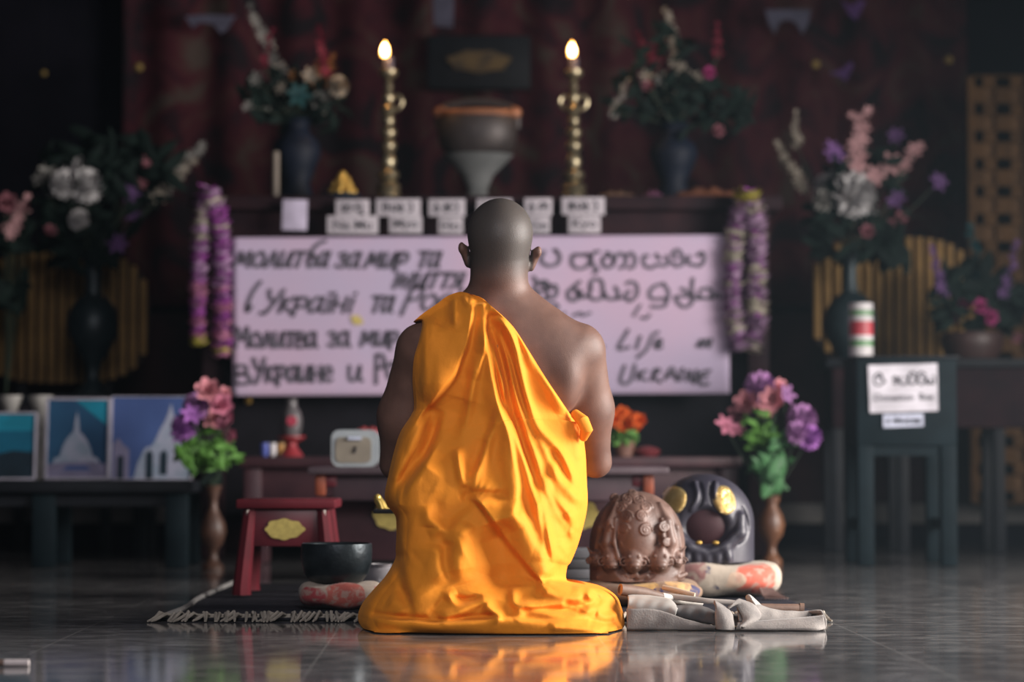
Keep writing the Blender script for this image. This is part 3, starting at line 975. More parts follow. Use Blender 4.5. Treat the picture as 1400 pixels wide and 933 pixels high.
# --- singing bowl on its cushion
RT = 0.012                                   # top of the rug
cb = P(459, 800, 6.56)
RED_ = (0.33, 0.055, 0.060)
M_BROC_RED = brocade('cream_red_brocade', (0.40, 0.33, 0.27), [(P(424, 822, 6.46), 0.052, RED_), (P(474, 818, 6.45), 0.058, (0.36, 0.09, 0.07)), (P(520, 815, 6.52), 0.03, RED_)], 16)
cushion_mesh((cb.x + 0.012, 6.56, RT), 0.112, 0.105, 0.078, dip=0.012, seed=2).build('cushion', M_BROC_RED, label='cream and red brocade cushion under the dark bowl', cat='cushion')
M_BOWL = mat('dark_bronze', (0.030, 0.040, 0.046), 0.34, 0.55, col2=(0.016, 0.022, 0.026), scale=26, bump=0.1, bscale=90)
prof = [(0.0, 0.0), (0.05, 0.0), (0.07, 0.006), (0.086, 0.026), (0.0945, 0.055), (0.0965, 0.082), (0.0955, 0.104), (0.0950, 0.1075), (0.0925, 0.109), (0.090, 0.106), (0.091, 0.080), (0.089, 0.055), (0.080, 0.028), (0.06, 0.012), (0.0, 0.010)]
zb = RT + 0.066
bowl = MB().lathe(prof, (cb.x + 0.002, 6.56, zb), n=64)
bowl.build('singing_bowl', M_BOWL, label='dark bronze singing bowl resting on a red brocade cushion', cat='bowl')

# --- red lacquer stool
M_RED = mat('red_lacquer', (0.105, 0.009, 0.016), 0.55, spec=0.2, col2=(0.075, 0.007, 0.012), scale=10, bump=0.04)
M_REDD = mat('dark_red_lacquer', (0.11, 0.012, 0.020), 0.42, col2=(0.07, 0.010, 0.016), scale=10)
M_GOLD = mat('gold_leaf', (0.62, 0.40, 0.10), 0.42, 0.7, col2=(0.42, 0.26, 0.06), scale=40, bump=0.2, bscale=120)
M_PALEGOLD = mat('pale_gold_paint', (0.52, 0.42, 0.12), 0.5, 0.3, col2=(0.40, 0.32, 0.09), scale=60)
M_BRASS = mat('brass_fitting', (0.45, 0.40, 0.34), 0.3, 0.9)
sx, sy = P(396, 700, 7.2).x, 7.2
stool = thing('low_stool', 'small red lacquer stool with a gold crest on its apron', 'stool', (sx, sy, 0))
zt = P(0, 683, 7.06).z
MB().box((sx, sy, zt - 0.014), (0.290, 0.27, 0.028), ch=0.006).build('seat', M_RED, stool)
for ax_, (dx, dy, w_, d_) in enumerate(((0, -0.105, 0.215, 0.016), (0, 0.105, 0.215, 0.016), (-0.105, 0, 0.016, 0.20), (0.105, 0, 0.016, 0.20))):
    MB().box((sx + dx, sy + dy, zt - 0.083), (w_, d_, 0.11), ch=0.003).build('apron', M_REDD, stool)
for ex in (-1, 1):
    for ey in (-1, 1):
        top = Vector((sx + ex * 0.105, sy + ey * 0.10, zt - 0.03))
        bot = Vector((sx + ex * 0.128, sy + ey * 0.125, 0.018))
        lm = MB()
        lm.tube([top, top * 0.55 + bot * 0.45 + Vector((ex * 0.002, 0, 0)), bot + Vector((0, 0, 0.02)), bot], [0.021, 0.023, 0.027, 0.029], n=8)
        lg = lm.build('leg', M_RED, stool)
    MB().box((sx + ex * 0.112, sy - 0.117, zt - 0.060), (0.010, 0.006, 0.058), ch=0.002).build('corner_fitting', M_BRASS, stool)
em = MB()
ol = []
for i in range(60):
    a = 2 * math.pi * i / 60
    r = 1 + 0.06 * math.cos(8 * a) + 0.03 * math.cos(3 * a)
    ol.append((sx - 0.004 + 0.056 * r * math.cos(a) * (1.0 if math.sin(a) > -0.5 else 0.9), zt - 0.088 + 0.030 * r * math.sin(a)))
em.prism(ol, sy - 0.118, sy - 0.112)
em.build('crest', M_PALEGOLD, stool, label='gold painted crest')

# --- temple blocks (wooden fish drums) on cushions
M_WOODCARVE = mat('carved_brown_wood', (0.175, 0.105, 0.082), 0.50, col2=(0.095, 0.055, 0.043), scale=14, bump=0.10, bscale=160)
bc = P(871, 735, 6.72)
CX, CY = bc.x, 6.72
UBk = CY / F_PX
cz = RT + 0.066
ztop = P(871, 672, CY).z
hh = ztop - cz                                # height of the drum
block = Sculpt((CX - 0.16, CY - 0.15, cz - 0.01), (CX + 0.16, CY + 0.15, ztop + 0.02), 0.0022)
block.dome((CX, CY, cz + hh * 0.40), (0.132, 0.112, hh * 0.60))
block.ell((CX - 0.004, CY - 0.112, cz + hh * 0.33), (0.080, 0.050, hh * 0.33), 0.010, sub=True)       # carved-out hollow
block.ell((CX - 0.004, CY - 0.064, cz + hh * 0.46), (0.061, 0.058, hh * 0.40), 0.010)                 # the ball in it
def on_dome(x, z):
    return CY - 0.112 * math.sqrt(max(1 - ((x - CX) / 0.132) ** 2 - (max(z - cz - hh * 0.40, 0) / (hh * 0.60)) ** 2, 0.02))
for sgn in (-1, 1):                            # two arms sweeping down beside the ball, in low relief
    for (pl_, rr_, dp) in (([(0.060, 0.86), (0.078, 0.66), (0.088, 0.44), (0.080, 0.24)], [0.006, 0.013, 0.015, 0.010], 0.002),
                           ([(0.086, 0.82), (0.106, 0.60), (0.116, 0.38)], [0.003, 0.006, 0.005], 0.000),
                           ([(0.062, 0.70), (0.068, 0.44), (0.056, 0.26)], [0.003, 0.005, 0.007], 0.006)):
        block.path([(CX + sgn * x_, on_dome(CX + sgn * x_, cz + hh * z_) - dp, cz + hh * z_) for x_, z_ in pl_], rr_, 0.008)
def relief_spiral(x, z, r, surf, turns=2.1, th=0.0030):
    pts = []
    for i in range(int(16 * turns)):
        a = i / 16 * 2 * math.pi
        q = r * (1 - i / (16 * turns)) + 0.001
        xx, zz = x + q * math.cos(a), z + q * math.sin(a)
        pts.append((xx, surf(xx, zz), zz))
    block.path(pts, th, 0.0015)
def on_ball(x, z):
    k = 1 - ((x - CX + 0.004) / 0.061) ** 2 - ((z - cz - hh * 0.46) / (hh * 0.40)) ** 2
    kd = 1 - ((x - CX) / 0.132) ** 2 - (max(z - cz - hh * 0.40, 0) / (hh * 0.60)) ** 2
    yb = CY - 0.064 - 0.058 * math.sqrt(k) if k > 0 else 9
    yd = CY - 0.112 * math.sqrt(max(kd, 0)) if kd > 0 else 9
    if (x - CX + 0.005) ** 2 / 0.068 ** 2 + (z - cz - hh * 0.36) ** 2 / (hh * 0.36) ** 2 < 1: return yb if yb < 9 else CY - 0.05
    return min(yb, yd, CY - 0.0)
def pxz(px, py):
    q = P(px, py, CY - 0.10)
    return q.x, q.z
for (px, py, r) in ((857, 707, 6), (877, 706, 6), (853, 723, 5), (882, 725, 7), (842, 683, 5), (859, 684, 6), (874, 685, 6), (848, 695, 6), (884, 694, 6), (866, 676, 4)):
    x, z = pxz(px, py)
    relief_spiral(x, z, r * UBk * 1.2, on_ball, 2.2, 0.0036)
for (px, py, r) in ((908, 721, 7), (830, 722, 6), (911, 742, 5)):
    x, z = pxz(px, py)
    relief_spiral(x, z, r * UBk * 1.1, lambda a, b: on_dome(a, b) - 0.012, 2.2, 0.0034)
for i, (px, r_) in enumerate(((816, 8), (836, 11), (866, 11), (902, 12), (926, 8))):     # row of little dragon heads
    x, z = pxz(px, 766)
    yy = CY - 0.098 + 0.05 * (abs(px - 871) / 62) ** 2
    rr = r_ * UBk * 1.3
    block.ell((x, yy, z), (rr, rr * 1.0, rr * 1.25), 0.006)
    block.ell((x + 0.001, yy - rr * 0.75, z - rr * 0.45), (rr * 0.6, rr * 0.6, rr * 0.45), 0.004)
    for sg in (-1, 1):
        block.cone((x + sg * rr * 0.6, yy - 0.2 * rr, z + rr * 0.8), (x + sg * rr * 1.25, yy - 0.2 * rr, z + rr * 1.7), 0.006, 0.002, 0.004)
        block.ell((x + sg * rr * 0.45, yy - rr * 0.85, z + rr * 0.35), (0.0045, 0.004, 0.0045), 0.002)
        relief_spiral(x + sg * rr * 0.9, z - rr * 0.2, rr * 0.5, lambda a, b, yy=yy, rr=rr: yy - rr * 0.55, 1.6, 0.0024)
    block.cone((x - rr * 0.5, yy - rr * 1.15, z - rr * 0.62), (x + rr * 0.5, yy - rr * 1.15, z - rr * 0.62), 0.0018, 0.0018, 0.001, sub=True)
for j in range(9):
    q = CX - 0.11 + 0.0275 * j
    block.cone((q, CY - 0.094 + 0.05 * (abs(q - CX) / 0.13) ** 2, cz + 0.012), (q + 0.02, CY - 0.097 + 0.05 * (abs(q + 0.02 - CX) / 0.13) ** 2, cz + 0.020), 0.008, 0.007, 0.005)
block.floor_cut(cz)
wb = block.mesh('wooden_temple_block', M_WOODCARVE, None, smooth_it=1)
tag(wb, 'carved brown wooden temple block with spirals and a row of dragon heads', 'temple block')
NAVY_ = (0.040, 0.040, 0.095)
M_BROC_GOLD = brocade('ochre_blue_brocade', (0.24, 0.155, 0.10), [(P(882, 800, 6.58), 0.046, (0.44, 0.28, 0.10)), (P(930, 792, 6.62), 0.050, (0.50, 0.31, 0.13)), (P(948, 812, 6.62), 0.030, NAVY_), (P(900, 814, 6.58), 0.024, NAVY_), (P(840, 800, 6.58), 0.03, (0.14, 0.09, 0.06))], 15)
cushion_mesh((CX + 0.006, CY + 0.01, RT), 0.172, 0.150, 0.074, dip=0.010, seed=5).build('cushion', M_BROC_GOLD, label='ochre brocade cushion under the carved brown temple block', cat='cushion')

# black and gold temple block
M_BLACK = mat('black_lacquer', (0.036, 0.034, 0.048), 0.45, col2=(0.024, 0.022, 0.034), scale=8)
M_MAROON = mat('maroon_lacquer', (0.045, 0.017, 0.022), 0.6, spec=0.25)
KY = 7.15
kc = P(962, 700, KY)
KX = kc.x
kz = RT + 0.098
ktop = P(962, 648, KY).z
kh = ktop - kz
kb = Sculpt((KX - 0.19, KY - 0.17, kz - 0.01), (KX + 0.19, KY + 0.17, ktop + 0.02), 0.003)
kb.dome((KX, KY, kz + kh * 0.44), (0.148, 0.130, kh * 0.56))
kb.ell((KX - 0.002, KY - 0.136, kz + kh * 0.40), (0.074, 0.050, kh * 0.24), 0.018, sub=True)
for sgn in (-1, 1):                              # wavy grooves running down the face, and ridges beside them
    pts = [(KX + sgn * 0.020, KY - 0.072, kz + kh * 0.91), (KX + sgn * 0.014, KY - 0.106, kz + kh * 0.78), (KX + sgn * 0.020, KY - 0.116, kz + kh * 0.68), (KX + sgn * 0.034, KY - 0.117, kz + kh * 0.60)]
    kb.path(spline(pts, 14), 0.006, 0.006, sub=True)
    kb.path(spline([(p[0] + sgn * 0.011, p[1] + 0.003, p[2]) for p in pts], 14), 0.005, 0.007)
    pts = [(KX + sgn * 0.110, KY - 0.075, kz + kh * 0.62), (KX + sgn * 0.125, KY - 0.068, kz + kh * 0.42), (KX + sgn * 0.118, KY - 0.080, kz + kh * 0.30), (KX + sgn * 0.07, KY - 0.110, kz + kh * 0.20)]
    kb.path(spline(pts, 12), 0.005, 0.006, sub=True)
    kb.path([(KX + sgn * 0.100, KY - 0.096, kz + kh * 0.52), (KX + sgn * 0.096, KY - 0.108, kz + kh * 0.34), (KX + sgn * 0.05, KY - 0.122, kz + kh * 0.18), (KX + sgn * 0.015, KY - 0.126, kz + kh * 0.14)], [0.014, 0.018, 0.014, 0.010], 0.012)
for q in (-0.06, -0.03, 0.0, 0.03, 0.06):
    kb.ell((KX + q, KY - 0.118, kz + 0.020), (0.015, 0.018, 0.026), 0.008)
kb.floor_cut(kz)
blk = thing('black_temple_block', 'black lacquered temple block with two gold scaled panels on a cushion', 'temple block', (KX, KY, kz))
MB().ball((KX - 0.004, KY - 0.072, kz + kh * 0.42), (0.078, 0.046, kh * 0.29), 40, 28).build('drum_ball', M_MAROON, blk, label='dark maroon ball in the drum')
kb.mesh('drum_body', M_BLACK, blk, smooth_it=2)
def gold_panel(px, py, w_, h_, rot):
    """oval panel of gold scales wrapped on the drum"""
    c = P(px, py, KY - 0.1)
    n, m = 26, 36
    vs = []
    for j in range(m + 1):
        for i in range(n + 1):
            a = (i / n * 2 - 1); b = (j / m * 2 - 1)
            # square to disc
            x = a * math.sqrt(max(1 - b * b / 2, 0)); z = b * math.sqrt(max(1 - a * a / 2, 0))
            xx = w_ * x; zz = h_ * z
            xr = xx * math.cos(rot) - zz * math.sin(rot); zr = xx * math.sin(rot) + zz * math.cos(rot)
            gx, gz = c.x + xr, c.z + zr
            k = 1 - ((gx - KX) / 0.148) ** 2 - (max(gz - kz - kh * 0.44, 0) / (kh * 0.56)) ** 2
            yy = KY - 0.130 * math.sqrt(max(k, 0.0))
            e = 1 - max(abs(a), abs(b)) ** 6
            wv = 0.0018 * math.sin(gz * 900 + 2 * math.sin(gx * 260)) * e
            vs.append((gx, yy - 0.010 * e + 0.004 * (1 - e) - wv, gz))
    mb = MB(); mb.add(vs, grid_mesh(vs, n + 1, m + 1))
    return mb.build('gold_panel', mat('bright_gold_scales', (0.85, 0.64, 0.28), 0.36, 0.7, col2=(0.66, 0.46, 0.16), scale=50), blk, label='gold scaled panel')
gold_panel(990.5, 684, 0.034, 0.044, 0.30)
gold_panel(923, 684, 0.034, 0.042, -0.35)
for sg in (-1, 1):
    MB().ball((KX + sg * 0.024, KY - 0.126, kz + kh * 0.235), (0.010, 0.006, 0.006)).build('pale_highlight', M_GOLD, blk)  # added gold beads standing in for small pale highlights on the lacquer
CORAL_ = (0.52, 0.115, 0.075)
M_BROC_PINK = brocade('cream_coral_brocade', (0.42, 0.36, 0.29), [(P(1036, 792, 7.0), 0.074, CORAL_), (P(1008, 796, 6.98), 0.034, (0.48, 0.35, 0.26)), (P(945, 782, 7.0), 0.050, (0.24, 0.12, 0.11)), (P(969, 779, 6.98), 0.022, NAVY_), (P(984, 808, 6.98), 0.020, NAVY_), (P(1050, 775, 7.0), 0.022, (0.50, 0.38, 0.28))], 13)
cushion_mesh((P(975, 800, KY).x, KY + 0.0, RT), 0.190, 0.165, 0.112, dip=0.018, wob=0.02, seed=11).build('cushion', M_BROC_PINK, label='cream and coral brocade cushion under the black temple block', cat='cushion')
tb = MB()
for i in range(8):
    x0 = P(1040 + i * 2.3, 812, 6.98)
    tb.tube([(x0.x, 7.0, 0.040), (x0.x + 0.006 + 0.002 * i, 6.97, 0.022), (x0.x + 0.010 + 0.004 * i, 6.93, 0.016)], [0.004, 0.0035, 0.002], n=5)
tag(tb.build('tassel', mat('dusty_pink_tassel', (0.25, 0.17, 0.15), 0.9)), 'dusty pink tassel lying at the corner of the coral cushion', 'tassel')

# --- grey cloth bag folded on the floor, right of the robe
M_LINEN = mat('grey_linen', (0.27, 0.245, 0.225), 0.85, col2=(0.17, 0.155, 0.145), scale=22, bump=0.18, bscale=240, sheen=0.15)
M_LINEN_SHADE = mat('gap_shade_linen', (0.085, 0.080, 0.080), 0.9, col2=(0.05, 0.048, 0.048), scale=20)  # darker copy of the linen: shade of the bag's gaps put into colour
bag = thing('cloth_bag', 'grey cloth shoulder bag lying crumpled on the tiles beside the robe', 'bag', (P(980, 860, 5.95).x, 5.95, 0))
def W(px, py, Y): return tuple(P(px, py, Y))
def Fl(px, py, z=0.004): return tuple(G(px, py, z))
YF = 5.86
# main body lying flat, a soft mound
mound = MB(); vs = []
n, m = 60, 22
for j in range(m):
    t = j / (m - 1)
    for i in range(n):
        s_ = i / (n - 1)
        px = 856 + s_ * 262
        yv = 5.90 + t * 0.21
        z = 0.034 * math.sin(math.pi * min(max(t * 0.9 + 0.06, 0), 1)) ** 0.7 * min(1, (1 - s_) * 5) ** 0.5
        z *= 1 + 0.16 * math.sin(s_ * 17 + 3 * t) + 0.10 * math.sin(s_ * 31 - 6 * t)
        vs.append(((px - 700) / F_PX * yv, yv, max(z, 0.002)))
mound.add(vs, grid_mesh(vs, n, m)).build('bag_body', M_LINEN_SHADE, bag, label='inside of the bag, coloured dark for the shade in its openings')
sheet('front_flap', [W(857, 833, 5.86), W(866, 833, 5.855), W(885, 833, 5.86), W(905, 836, 5.86), W(940, 848, 5.855), W(978, 857, 5.85)],
      [Fl(857, 861), Fl(866, 861), Fl(885, 861), Fl(905, 861), Fl(940, 861), Fl(978, 861)], M_LINEN, bag, 0.006, 50, 10, (0, -0.004, 0), 0.001)
sheet('fold', [W(858, 815, 5.97), W(868, 814, 5.98), W(890, 816, 5.98), W(915, 821, 5.96), W(926, 832, 5.93)],
      [W(858, 834, 5.90), W(868, 836, 5.89), W(888, 838, 5.885), W(905, 840, 5.885), W(922, 845, 5.88)], mat('pale_lit_linen', (0.36, 0.345, 0.32), 0.8), bag, 0.006, 50, 12, (0, -0.03, 0.006), 0.0008)  # lighter cloth colour paints the cream highlights on this fold
sheet('fold', [W(924, 830, 5.95), W(945, 828, 5.96), W(965, 832, 5.95), W(978, 838, 5.93)],
      [W(920, 842, 5.90), W(945, 848, 5.89), W(965, 852, 5.88), W(978, 855, 5.87)], M_LINEN_SHADE, bag, 0.006, 40, 12, (0, -0.025, 0.006), 0.0018)
sheet('strap', [W(976, 822, 5.90), W(978, 830, 5.86), W(978, 845, 5.845), W(980, 861, 5.84)],
      [W(993, 832, 5.90), W(1000, 840, 5.87), W(1002, 850, 5.85), W(1004, 862, 5.845)], M_LINEN, bag, 0.006, 30, 10, (0, -0.012, 0))
sheet('strap', [W(994, 833, 5.88), W(1004, 828, 5.90), W(1012, 838, 5.88), W(1016, 850, 5.86), W(1008, 861, 5.84)],
      [W(1010, 820, 5.92), W(1030, 828, 5.92), W(1040, 842, 5.90), W(1034, 850, 5.87), W(1016, 858, 5.845)], M_LINEN, bag, 0.006, 30, 10, (0, -0.010, 0.004))
sheet('strap', [W(1008, 853, 5.86), W(1040, 850, 5.87), W(1080, 847, 5.88), W(1115, 844, 5.89), W(1126, 842, 5.89)],
      [Fl(1006, 861.5), Fl(1040, 861.8), Fl(1080, 861.8), Fl(1115, 862), Fl(1127, 861)], M_LINEN, bag, 0.006, 50, 8, (0, -0.004, 0))
sheet('strap', [W(1126, 843, 5.885), W(1124, 838, 5.90), W(1119, 835, 5.92), W(1100, 838, 5.98), W(1080, 842, 6.02)],
      [Fl(1127, 861), Fl(1127, 858), Fl(1124, 856), Fl(1100, 853), Fl(1080, 852)], M_LINEN, bag, 0.006, 40, 8, (0.004, 0, 0))
sheet('fold', [W(1005, 826, 5.98), W(1030, 826, 5.99), W(1060, 836, 6.0), W(1090, 840, 6.02), W(1112, 840, 6.02)],
      [W(1010, 850, 5.88), W(1040, 850, 5.89), W(1060, 849, 5.90), W(1085, 847, 5.92), W(1108, 845, 5.95)], M_LINEN, bag, 0.006, 50, 12, (0, -0.01, 0.010), 0.0015)
sheet('cord', [W(905, 812, 6.05), W(940, 816, 6.02), W(970, 820, 6.0), W(1000, 822, 5.99), W(1020, 826, 5.98)],
      [W(905, 817, 6.03), W(940, 823, 6.0), W(970, 826, 5.98), W(1000, 828, 5.97), W(1018, 832, 5.96)], mat('pale_lit_linen', (0.36, 0.345, 0.32), 0.8), bag, 0.005, 40, 6, (0, -0.006, 0.004))
sheet('cord', [W(1021, 836, 5.96), W(1026, 828, 5.97), W(1020, 818, 5.98), W(1024, 814, 5.98), W(1034, 822, 5.98), W(1044, 832, 5.97)],
      [W(1030, 838, 5.93), W(1034, 830, 5.94), W(1028, 820, 5.955), W(1027, 819, 5.955), W(1031, 824, 5.955), W(1038, 838, 5.94)], mat('pale_lit_linen', (0.36, 0.345, 0.32), 0.8), bag, 0.004, 40, 6)
# drum sticks and scroll lying over the bag
M_STICK = mat('brown_stick_wood', (0.20, 0.125, 0.09), 0.55, col2=(0.13, 0.08, 0.06), scale=30)
M_PALEST = mat('pale_stick_wood', (0.52, 0.44, 0.33), 0.6)
stk = thing('striker', 'thick brown wooden drum striker lying over the grey bag', 'drum striker', W(870, 812, 6.0))
MB().tube([W(848, 806.5, 5.965), W(880, 811, 5.99), W(905, 817, 6.01)], [0.0145, 0.0145, 0.0115], n=18).build('handle', M_STICK, stk)
MB().tube([W(905, 817, 6.01), W(935, 823, 6.04), W(960, 826, 6.06)], [0.0115, 0.009, 0.006], n=14).build('padded_tip', mat('white_wrapping', (0.58, 0.55, 0.50), 0.8), stk)
MB().tube([W(848.2, 806.5, 5.9645), W(848.9, 806.6, 5.9655)], 0.0105, n=16).build('hollow_end', mat('hollow_end', (0.05, 0.032, 0.026), 0.8), stk)
s2 = MB().tube([W(906, 803.5, 6.12), W(925, 808, 6.10), W(950, 814, 6.08)], [0.0062, 0.0075, 0.0060], n=12)
tag(s2.build('thin_stick', M_PALEST), 'slim pale wooden stick lying between the striker and the cushion', 'stick')
s3 = thing('wooden_baton', 'short rough brown wooden baton resting on the strap of the grey bag', 'baton', W(1070, 834, 6.03))
MB().tube([W(1040, 832.5, 6.03), W(1070, 833, 6.04), W(1097, 833, 6.05)], [0.0125, 0.0128, 0.0125], n=16).build('shaft', M_STICK, s3)
MB().tube([W(1093, 833, 6.05), W(1099, 833.5, 6.05)], 0.0150, n=16).build('cap', M_STICK, s3)

# --- small reading desk in front of the monk, its left end showing past the robe
DY = 6.62
dk = thing('reading_desk', 'low black reading desk in front of the monk with gold ornament at its end', 'desk', (P(670, 0, DY).x, DY, 0))
dz = P(0, 697, DY).z
M_BLK2 = mat('black_wood', (0.016, 0.016, 0.019), 0.4)
xl, xr = P(513, 0, DY).x, P(770, 0, DY).x
MB().box(((xl + xr) / 2, DY + 0.06, dz - 0.005), (xr - xl, 0.16, 0.012), ch=0.003).build('top', M_BLK2, dk)
for q in (xl + 0.10, xr - 0.05):
    MB().box((q, DY + 0.06, dz / 2 + 0.002), (0.03, 0.12, dz - 0.028), ch=0.004).build('leg', M_BLK2, dk)
orn = MB()
oc = P(519, 690, DY)
orn.tube([P(513.5, 682, DY + 0.05), P(517, 684, DY + 0.05), P(521, 690, DY + 0.05), P(523, 696, DY + 0.05)], [0.008, 0.012, 0.013, 0.016], n=14)
orn.tube([P(520, 695.5, DY + 0.05), P(533, 696, DY + 0.05)], 0.010, n=12)
orn.ball(P(516, 681, DY + 0.05), 0.0105)
og = orn.build('gold_ornament', mat('bright_gold', (0.95, 0.68, 0.18), 0.25, 0.6))
tag(og, 'small bright gold figure standing on the black reading desk', 'ornament')
# silver vessel glimpsed between bowl and robe
sv = P(520, 772, 6.9)
MB().lathe([(0, 0), (0.035, 0.0), (0.052, 0.02), (0.058, 0.05), (0.045, 0.085), (0.030, 0.094), (0.034, 0.104), (0.030, 0.104), (0.026, 0.094), (0, 0.09)], (sv.x, 6.9, RT), n=32).build(
    'silver_pot', mat('silvery_glaze', (0.42, 0.40, 0.42), 0.25), label='small polished silver pot behind the singing bowl, by the robe', cat='pot')
# stack of grey booklets right of the robe
for k in range(5):
    bkx = P(793, 0, 7.0).x
    bz = RT + 0.0145 + k * 0.029
    bm_ = MB().box((bkx + random.uniform(-0.006, 0.006), 7.0, bz), (0.09, 0.12, 0.028), rz=random.uniform(-0.08, 0.08), ch=0.004)
    tag(bm_.build('booklet', mat('grey_paper_%s' % 'abcde'[k], (0.10 + 0.035 * (k % 3), 0.105 + 0.035 * (k % 3), 0.115 + 0.04 * (k % 3)), 0.8)),
        ['lowest', 'second lowest', 'middle', 'second highest', 'topmost'][k] + ' grey booklet of the stack between robe and brown temple block', 'booklet', 'stack of grey booklets')
# ------------------------------------------------------------------ altar and what stands round it
M_ALTAR = mat('dark_altar_wood', (0.026, 0.011, 0.014), 0.75, col2=(0.013, 0.007, 0.010), scale=7, bump=0.08, spec=0.12)
M_ALTAR2 = mat('altar_black_recess', (0.012, 0.011, 0.015), 0.8, spec=0.15)
M_DARKW = mat('black_painted_wood', (0.008, 0.010, 0.014), 0.6, spec=0.2)
M_TEAL = mat('teal_black_paint', (0.006, 0.013, 0.017), 0.7, col2=(0.004, 0.009, 0.012), scale=9, spec=0.12)

AY = 10.0
az = P(0, 268, AY).z
axl, axr = P(276, 0, AY).x, P(1052, 0, AY).x
axc = (axl + axr) / 2
altar = thing('altar', 'tall dark wooden altar along the back with the banner hung on its front', 'altar', (axc, AY + 0.45, 0))
MB().box((axc, AY + 0.45, az - 0.03), (axr - axl + 0.10, 0.94, 0.06), ch=0.012).build('altar_top', M_ALTAR, altar)
MB().box((axc, AY + 0.46, az - 0.13), (axr - axl, 0.86, 0.14), ch=0.008).build('frieze', M_ALTAR, altar)
MB().box((axc, AY + 0.50, (az - 0.20) / 2 + 0.09), (axr - axl - 0.06, 0.78, az - 0.385), ch=0.01).build('altar_body', M_ALTAR2, altar)
for s_ in (-1, 1):
    for yy in (AY + 0.07, AY + 0.84):
        MB().box((axc + s_ * ((axr - axl) / 2 - 0.05), yy, (az - 0.20) / 2), (0.09, 0.09, az - 0.205), ch=0.012).build('leg', M_ALTAR, altar)
for px in (340, 1092 - 60):
    q = P(px, 548, AY + 0.10)
    MB().ball((q.x, AY + 0.085, q.z), 0.017).build('knob', M_GOLD, altar)
# table with offerings in front of the altar
TY = 9.25
tz = P(0, 625, TY).z
txl, txr = P(330, 0, TY).x, P(1012, 0, TY).x
otab = thing('offering_table', 'long dark red wooden offering table standing before the altar', 'table', ((txl + txr) / 2, TY, 0))
M_TABLE = mat('dark_red_table_wood', (0.052, 0.021, 0.026), 0.45, col2=(0.033, 0.014, 0.019), scale=9, spec=0.35)
MB().box(((txl + txr) / 2, TY + 0.2, tz - 0.02), (txr - txl, 0.42, 0.04), ch=0.008).build('tabletop', M_TABLE, otab)
MB().box(((txl + txr) / 2, TY + 0.06, tz - 0.105), (txr - txl - 0.12, 0.03, 0.125), ch=0.004).build('apron', M_TABLE, otab)
MB().box(((txl + txr) / 2, TY + 0.34, tz - 0.105), (txr - txl - 0.12, 0.03, 0.125), ch=0.004).build('apron', M_TABLE, otab)
for s_ in (0, 1):
    for yy in (TY + 0.05, TY + 0.35):
        MB().box((txl + 0.05 if s_ == 0 else txr - 0.05, yy, (tz - 0.04) / 2), (0.07, 0.07, tz - 0.042), ch=0.010).build('leg', M_TABLE, otab)

# lower altar desk in front of it, with orange-red legs and a gold crest on each end of its apron
LY = 8.0
lz = P(0, 639, LY).z
lxl, lxr = P(424, 0, LY).x, P(912, 0, LY).x
ldk = thing('altar_desk', 'low dark desk with orange legs and gold crests, behind the monk', 'desk', ((lxl + lxr) / 2, LY, 0))
M_LTOP = mat('worn_desk_top', (0.085, 0.062, 0.072), 0.40, col2=(0.060, 0.040, 0.048), scale=11)
M_LAP = mat('plum_apron_wood', (0.060, 0.034, 0.042), 0.5, col2=(0.040, 0.022, 0.030), scale=9)
M_ORLEG = mat('orange_red_wood', (0.26, 0.060, 0.022), 0.5, col2=(0.17, 0.036, 0.016), scale=14)
MB().box(((lxl + lxr) / 2, LY + 0.20, lz - 0.012), (lxr - lxl, 0.46, 0.024), ch=0.006).build('desktop', M_LTOP, ldk)
MB().box(((lxl + lxr) / 2, LY + 0.03, lz - 0.068), (lxr - lxl - 0.16, 0.022, 0.085), ch=0.004).build('apron', M_LAP, ldk)
MB().box(((lxl + lxr) / 2, LY + 0.18, lz - 0.215), (lxr - lxl - 0.14, 0.02, 0.20), ch=0.004).build('apron', M_TABLE, ldk, label='dark red lower panel')
for px, s_ in ((440, -1), (885, 1)):
    q = P(px, 0, LY).x
    MB().box((q, LY + 0.02, lz - 0.06), (0.035, 0.030, 0.070), ch=0.006).build('bracket', M_ORLEG, ldk, label='orange red bracket')
    MB().box((q + (-s_) * 0.03, LY + 0.025, lz - 0.045), (0.050, 0.020, 0.042), ch=0.008).build('bracket', M_REDD, ldk)
    for yy in (LY + 0.01, LY + 0.36):
        MB().box((q + s_ * 0.0, yy + 0.025, (lz - 0.10) / 2), (0.034, 0.034, lz - 0.102), ch=0.006).build('leg', M_REDD, ldk)
for px in (536, 793):
    q = P(px, 704, LY + 0.17)
    ol = [(q.x + 0.062 * (1 + 0.05 * math.cos(8 * a)) * math.cos(a), q.z + 0.050 * (1 + 0.05 * math.cos(8 * a)) * math.sin(a)) for a in [2 * math.pi * i / 48 for i in range(48)]]
    MB().prism(ol, LY + 0.160, LY + 0.170).build('crest', M_PALEGOLD, ldk, label='gold painted crest')

